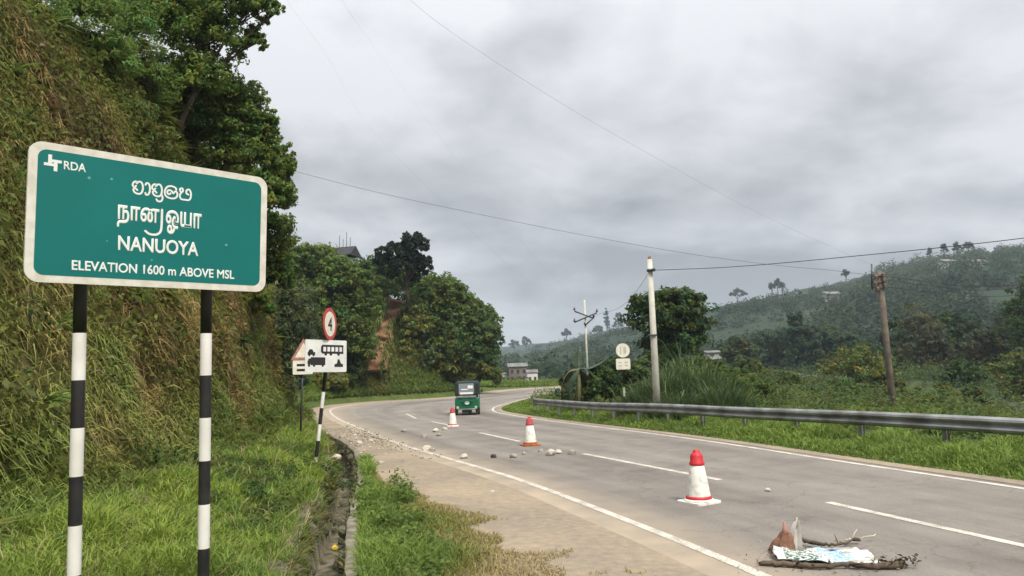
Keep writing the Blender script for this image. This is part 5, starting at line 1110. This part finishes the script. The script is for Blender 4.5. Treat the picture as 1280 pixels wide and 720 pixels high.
for lb, px, hpx, wpx in RT:
    u = (px - 640) / FPX; Yr, zt = ridge(np.array(u)); Yr = float(Yr) - 6; b_ = np.array([u * Yr, Yr, float(zfar(np.array([u]), np.array([Yr]))[0]) - 1]); k = Yr / FPX
    H_, W_ = hpx * k + 1.5, wpx * k
    if 'cypress' in lb: el = [(b_ + [0, 0, H_ * .3], np.array([W_ / 2, W_ / 2, H_ * .28])), (b_ + [0, 0, H_ * .62], np.array([W_ * .38, W_ * .38, H_ * .25])), (b_ + [0, 0, H_ * .88], np.array([W_ * .18, W_ * .18, H_ * .16]))]
    else: el = [(b_ + [0, 0, H_ * .8], np.array([W_ * .36, W_ * .36, H_ * .2])), (b_ + [-W_ * .2, 0, H_ * .62], np.array([W_ * .3, W_ * .3, H_ * .18])), (b_ + [W_ * .2, 0, H_ * .66], np.array([W_ * .3, W_ * .3, H_ * .16]))]
    plant('skyline_tree', 'tree', lb, b_, el, 700, k * 2.4, BLUEG * .7, k * .7, 'trees on the skyline', clump=.4, per=24)
# scrub filling the valley floor between the standing trees
n = 1700; px = rng.uniform(860, 1420, n); Y = 26 + 112 * rng.random(n) ** .65; u = (px - 640) / FPX; x = u * Y; zv = np.where(Y < 112, zvalley(x, Y), zfar(u, np.maximum(Y, 101)))
ok = inside(x, Y)[0]; q = np.stack([x, Y, zv], 1)[ok]; n = len(q); hh = rng.uniform(.3, 1.0, n) ** 1.3 * (1 + q[:, 1] / 50); per = 95; k = np.repeat(np.arange(n), per)
e_ = nrm(rng.normal(0, 1, (n * per, 3))); e_[:, 2] = np.abs(e_[:, 2]); p = q[k] + e_ * (hh[k] * rng.uniform(.35, 1, n * per))[:, None] * [1, 1, .9]; V, F = leafcards(p, hh[k] * .10 + .06, e_ + np.array([0, 0, .4]), .6)
c_ = mixcol(rng.random(n), [DGREEN * .9, MGREEN * .75, GREY_G * .9, OLIVE * .55, DGREEN, BRT])[k] * rng.uniform(.7, 1.3, (n * per, 1))
o = fm('valley_scrub', V, F, M_LEAF, col=np.repeat(c_, 4, 0)); tag(o, 'mixed scrub filling the valley floor between the trees', kind='stuff')
# forest and tea bushes on the slopes: one mass
n = 8200; u = rng.uniform(-.15, .95, n); fr = rng.random(n) ** .8; Yr, _ = ridge(u); Y = 128 + (Yr - 128) * fr
q = np.stack([u * Y, Y, zfar(u, Y)], 1); dens = fbm(q, 60, 101, 3); keep = dens + .30 * (rng.random(n) - .5) - .10 * fr > .42; q = q[keep]; nc = len(q)
per = 56; hh = rng.uniform(1.4, 4.6, nc) * (1 - .35 * np.clip((q[:, 1] - 130) / 400, 0, 1)) * rng.choice([.6, 1, 1.5], nc); k = np.repeat(np.arange(nc), per); e_ = nrm(rng.normal(0, 1, (nc * per, 3))); e_[:, 2] = np.abs(e_[:, 2]) * 1.1
p = q[k] + e_ * (hh[k] * rng.uniform(.5, 1, nc * per))[:, None] * np.array([.8, .8, 1.1])
V, F = leafcards(p, hh[k] * .27, e_ + np.array([0, 0, .4]), .7)
c_ = mixcol(.2 * rng.random(nc) + 1.9 * (fbm(q, 75, 105, 3) - .28), [BLUEG * .42, BLUEG * .55, DGREEN * .6, BLUEG * .72, GREY_G * .6, GREY_G * .75])[k] * rng.uniform(.8, 1.2, (nc * per, 1))
o = fm('forest', V, F, M_LEAF, col=np.repeat(c_, 4, 0)); tag(o, 'woods and tea bushes covering the far hillside', kind='stuff')
# bushes on the low ground at the end of the road
n = 260; px = rng.uniform(560, 905, n); Y = rng.uniform(104, 150, n); u = (px - 640) / FPX; q = np.stack([u * Y, Y, zfar(u, Y)], 1); per = 60; hh = rng.uniform(.8, 2.6, n); k = np.repeat(np.arange(n), per)
e_ = nrm(rng.normal(0, 1, (n * per, 3))); e_[:, 2] = np.abs(e_[:, 2]); p = q[k] + e_ * (hh[k] * rng.uniform(.5, 1, n * per))[:, None]; V, F = leafcards(p, hh[k] * .3 + .15, e_ + np.array([0, 0, .4]), .6)
c_ = mixcol(rng.random(n), [DGREEN, MGREEN * .8, GREY_G, OLIVE * .7])[k] * rng.uniform(.7, 1.3, (n * per, 1))
o = fm('far_scrub', V, F, M_LEAF, col=np.repeat(c_, 4, 0)); tag(o, 'scrub on the low ground beyond the far end of the road', kind='stuff')

# ---- stones on the carriageway
ROCKS = [('small dark stone alone in the left lane', 617, 572, .085, 'd'), ('larger pale stone right of the second cone', 688, 569, .15, 'p'), ('pale stone next to the larger pale one', 698, 567, .10, 'p'), ('low grey stone between the two pale groups', 715, 568, .11, 's'), ('flat stone right of the dark stone', 642, 572, .10, 's'), ('flat pale stone left of the dark stone', 580, 573, .12, 'p'),
         ('pale double lump close to the white edge line', 533, 563, .13, 'p'), ('little grey stone beside the double lump', 541, 564, .08, 's'), ('grey stone far up in the left lane', 505, 540, .11, 's'), ('brown stone near the far lane dash', 530, 547, .11, 's'), ('pale clod below the far lane dash', 545, 540, .14, 'p'), ('pale clod close to the small far cone', 556, 538, .13, 'p'),
         ('clod beside the pale clod under the far cone', 549, 545, .10, 's'), ('stone just right of the second cone base', 676, 565, .08, 's'), ('tiny stone between the flat stone and the second cone', 655, 568, .06, 's'), ('small pale chip in the middle of the near lane', 960, 614, .05, 'p'), ('pale chip on the shoulder near the edge line', 615, 617, .06, 'p')]
for k, (lb, px, py, r_, t_) in enumerate(ROCKS):
    g = G(px, py); me = {'s': rocks_s, 'p': rocks_p, 'd': rocks_d}[t_]; o = bpy.data.objects.new('stone', me[k % len(me)]); link(o)
    o.location = (g[0], g[1], g[2] + r_ * .35); o.scale = (r_, r_, r_ * (1 if t_ != 'p' else .9)); o.rotation_euler = (0, 0, k * 1.7); tag(o, lb, 'stone', 'stones lying on the road')
# clods along the shoulder pile
CL = [('biggest clod of the spill beside the drain end', 428, 548, .16), ('second clod of the spill, nearer the edge line', 443, 546, .13), ('flat clod at the top of the spill', 433, 541, .12), ('clod lying in the middle of the spill', 449, 555, .12), ('lowest clod of the spill above the pale crack', 452, 566, .10), ('clod right of the spill near the white line', 464, 552, .10), ('small clod alone on the dusty shoulder', 501, 573, .08), ('pale stone sitting on the left lip of the drain', 420, 576, .20)]
CL = [(a, b_, c, d * .8) for a, b_, c, d in CL]
for k, (lb, px, py, r_) in enumerate(CL):
    g = G(px, py); o = bpy.data.objects.new('clod', rocks_p[k % 3] if k % 2 else rocks_s[k % 4]); link(o); o.location = (g[0], g[1], g[2] + r_ * .3); o.scale = (r_,) * 3; o.rotation_euler = (0, 0, k * 2.1); tag(o, lb, 'clod', 'clods of earth on the shoulder')
g = G(423, 667); fb = bpy.data.objects.new('fallen_fruit', rock_mesh('fallen_fruit', mat('yellow_skin', (.62, .46, .05), (.5, .34, .04), 9, .5, .3), 55, 1, .9, 2)); link(fb); fb.location = (g[0] - .12, g[1] + .3, -.24); fb.scale = (.05,) * 3; tag(fb, 'small yellow fruit lying in the drain', 'fruit')

# ---- litter in the near lane: printed sheet, sticks, stump, pale upright scrap
def print_mat():
    m = mat('printed_sheet', (.78, .78, .74), (.68, .69, .65), 7, .6, .3); t = m.node_tree; b = t.nodes['Principled BSDF']; src = b.inputs['Base Color'].links[0].from_socket
    tcn = N(t, 'ShaderNodeTexCoord'); prev = src
    for (x0, x1, col_, sc_, th) in ((.52, .72, (.20, .40, .66), 26, .44), (.10, .42, (.04, .10, .08), 18, .48), (.40, .52, (.22, .27, .33), 34, .50), (.74, .92, (.36, .46, .42), 30, .52), (.0, 1.0, (.34, .30, .24), 5, .60)):
        mp = N(t, 'ShaderNodeSeparateXYZ'); t.links.new(tcn.outputs['Generated'], mp.inputs[0])
        a = N(t, 'ShaderNodeMath', operation='GREATER_THAN'); a.inputs[1].default_value = x0; t.links.new(mp.outputs[0], a.inputs[0])
        c = N(t, 'ShaderNodeMath', operation='LESS_THAN'); c.inputs[1].default_value = x1; t.links.new(mp.outputs[0], c.inputs[0])
        n = N(t, 'ShaderNodeTexNoise'); n.inputs['Scale'].default_value = sc_; t.links.new(tcn.outputs['Generated'], n.inputs['Vector'])
        g_ = N(t, 'ShaderNodeMath', operation='GREATER_THAN'); g_.inputs[1].default_value = th; t.links.new(n.outputs[0], g_.inputs[0])
        m1 = N(t, 'ShaderNodeMath', operation='MULTIPLY'); t.links.new(a.outputs[0], m1.inputs[0]); t.links.new(c.outputs[0], m1.inputs[1])
        m2 = N(t, 'ShaderNodeMath', operation='MULTIPLY'); t.links.new(m1.outputs[0], m2.inputs[0]); t.links.new(g_.outputs[0], m2.inputs[1])
        mx = N(t, 'ShaderNodeMix', data_type='RGBA'); t.links.new(m2.outputs[0], mx.inputs[0]); t.links.new(prev, mx.inputs[6]); mx.inputs[7].default_value = (*col_, 1); prev = mx.outputs[2]
    t.links.new(prev, b.inputs['Base Color']); return m
cs_ = [G(958, 691), G(1000, 702), G(1103, 709), G(1070, 688), G(1000, 686)]
c00, c10, c11, c01 = G(972, 704), G(1104, 708), G(1072, 688), G(962, 690)
nu, nv = 46, 18; rows = []
for j in range(nv):
    row = []
    for i in range(nu):
        a, b_ = i / (nu - 1), j / (nv - 1); q = (c00 * (1 - a) + c10 * a) * (1 - b_) + (c01 * (1 - a) + c11 * a) * b_; row.append(q)
    rows.append(row)
rows = np.array(rows); edge = np.minimum(np.linspace(0, 1, nv), 1 - np.linspace(0, 1, nv))[:, None] * 2
fold = fbm(rows, .12, 111, 3); rows[..., 2] = .008 + .115 * fold * (.35 + .65 * edge) + .05 * np.exp(-((np.linspace(0, 1, nu)[None] - .05) / .12) ** 2) * np.linspace(0, 1, nv)[:, None]
rows[..., :2] += (vnoise(rows * np.array([1, 1, 0]), .16, 113)[..., None] - .5) * .15
sh = fm('printed_sheet', rows.reshape(-1, 3), np.stack([np.arange(nu * nv).reshape(nv, nu)[:-1, :-1], np.arange(nu * nv).reshape(nv, nu)[:-1, 1:], np.arange(nu * nv).reshape(nv, nu)[1:, 1:], np.arange(nu * nv).reshape(nv, nu)[1:, :-1]], -1).reshape(-1, 4), print_mat(), smooth=True)
so = sh.modifiers.new('thick', 'SOLIDIFY'); so.thickness = .006; tag(sh, 'crumpled white printed sheet lying on the road among sticks', 'litter')
def stick(label, px_pts, r0, r1, lift, m=None, twigs=3):
    q = cr(np.array([G(a, b_) + [0, 0, l] for (a, b_), l in zip(px_pts, lift)]), 7); q += (np.random.default_rng(len(label)).normal(0, 1, q.shape)) * np.array([.008, .008, .006]); root = empty('dead_branch', q[0], label, 'branch', 'dead branches in the litter on the road')
    rr = [r0 + (r1 - r0) * t_ + .004 * math.sin(9 * t_) for t_ in np.linspace(0, 1, len(q))]; mb = MB(); mb.tube([tuple(v - q[0]) for v in q], rr, 8); mb.build('stem', m or M_BARK, root)
    for k in range(twigs):
        i = int(len(q) * (.25 + .6 * k / max(twigs, 1))); d = np.array([random.uniform(-.1, .15), random.uniform(-.16, .12), random.uniform(.02, .09)]); mb = MB(); mb.tube([tuple(q[i] - q[0]), tuple(q[i] - q[0] + d * .6), tuple(q[i] - q[0] + d * 1.1 + [0, 0, -.02])], [rr[i] * .6, rr[i] * .45, .003], 5); mb.build('twig', m or M_BARK, root)
    return root
stick('long dark branch lying along the near edge of the printed sheet', [(950, 707.5), (985, 709.5), (1020, 712), (1060, 711), (1100, 712), (1126, 711)], .022, .030, [.02, .03, .03, .035, .03, .03], twigs=5)
stick('dark bent branch behind the printed sheet', [(1001, 681), (1020, 685), (1045, 687), (1065, 681), (1075, 680)], .020, .014, [.06, .05, .05, .05, .05], twigs=2)
M_PALEW = mat('bleached_wood', (.55, .50, .42), (.42, .37, .30), 6, .9, .1)
stick('thin bleached stick pointing right behind the printed sheet', [(1058, 682), (1075, 679), (1096, 676)], .009, .005, [.05, .05, .06], M_PALEW, twigs=1)
lf = MB()
pt = G(1118, 710); r2 = random.Random(4)
lv_root = empty('withered_twig', pt, 'clump of withered dark leaves at the right end of the long branch', 'litter')
mb = MB(); mb.tube([(-.16, 0, .02), (0, .02, .05), (.12, -.02, .03)], .008, 5); mb.build('stem', M_BARK, lv_root)
n = 70; p = rng.normal(0, 1, (n, 3)) * [.10, .05, .025] + [0, 0, .055]; V, F = leafcards(p, rng.uniform(.04, .08, n), np.array([[0, 0, 1.]]) + 0 * p, .45); fm('leaves', V, F, M_DRY, lv_root, col=np.repeat(np.array([.07, .055, .03]) * rng.uniform(.5, 1.6, (n, 1)), 4, 0))
M_RUSTW = mat('reddish_wood', (.27, .15, .10), (.15, .08, .055), 6, .9, .1, bump=.6, bscale=25)
g = G(979, 691); st_ = empty('broken_stump', g, 'reddish broken lump of wood standing at the left end of the printed sheet', 'litter')
mb = MB(); secs = []
for z_, r_, ox in ((-.02, .125, 0), (.04, .12, .0), (.10, .10, .01), (.15, .075, .03), (.20, .05, .035)):
    secs.append([(ox + r_ * math.cos(a) * (1 + .25 * math.sin(3 * a + z_ * 9)), r_ * .8 * math.sin(a) * (1 + .2 * math.cos(2 * a)), z_ + .02 * math.sin(5 * a)) for a in np.linspace(0, 2 * PI, 12, endpoint=False)])
mb.loft(secs); mb.build('lump', M_RUSTW, st_)
mb = MB(); mb.tube([(.02, 0, .17), (.038, .01, .24), (.03, 0, .31)], [.034, .024, .010], 6); mb.build('splinter', mat('pink_splinter', (.46, .22, .18), (.34, .16, .13), 9, .9), st_)
g = G(994, 690); sc_ = empty('torn_scrap', g, 'pale torn scrap standing upright behind the reddish lump', 'litter')
mb = MB(); secs = []
for z_, w_, ox in ((0, .075, 0), (.08, .072, .005), (.16, .062, .012), (.24, .05, .02), (.31, .03, .035)):
    secs.append([(ox - w_, .015 * math.sin(z_ * 20), z_), (ox - w_ * .3, -.03, z_ + .01), (ox + w_ * .4, .012, z_ - .01), (ox + w_, -.012, z_ + .015), (ox + w_ * .4, .024, z_), (ox - w_ * .3, -.018, z_)])
mb.loft(secs); mb.build('flap', mat('pale_card', (.56, .54, .50), (.44, .41, .37), 8, .8, .2), sc_)
mb = MB(); mb.tube([(.02, 0, .24), (.05, .01, .35)], [.018, .006], 5); mb.build('tip', M_PALEW, sc_)

n = 420; cc = G(1030, 700); p = np.stack([cc[0] + rng.normal(0, .45, n), cc[1] + rng.normal(0, .28, n), 0 * np.zeros(n) + .012], 1); V, F = leafcards(p, rng.gamma(2, .009, n) + .006, np.array([[0, 0, 1.]]) + 0 * p, .6)
o = fm('litter_crumbs', V, F, M_DRY, col=np.repeat(mixcol(rng.random(n), [np.array([.07, .055, .035]), np.array([.16, .12, .075]), np.array([.40, .37, .31])]), 4, 0)); tag(o, 'crumbs of bark, leaves and grit round the litter on the road', kind='stuff')

# ---- haze
hz = MB(); hz.box((0, 0, 45), (3200, 3200, 113)); ho = hz.build('haze', [], None); hm = bpy.data.materials.new('haze'); hm.use_nodes = True; t = hm.node_tree; t.nodes.clear()
o_ = N(t, 'ShaderNodeOutputMaterial'); pv = N(t, 'ShaderNodeVolumePrincipled'); pv.inputs['Color'].default_value = (.72, .84, .95, 1); pv.inputs['Density'].default_value = HAZE; pv.inputs['Anisotropy'].default_value = .2
t.links.new(pv.outputs[0], o_.inputs['Volume']); ho.data.materials.append(hm); tag(ho, 'pale haze over the valley', kind='stuff')
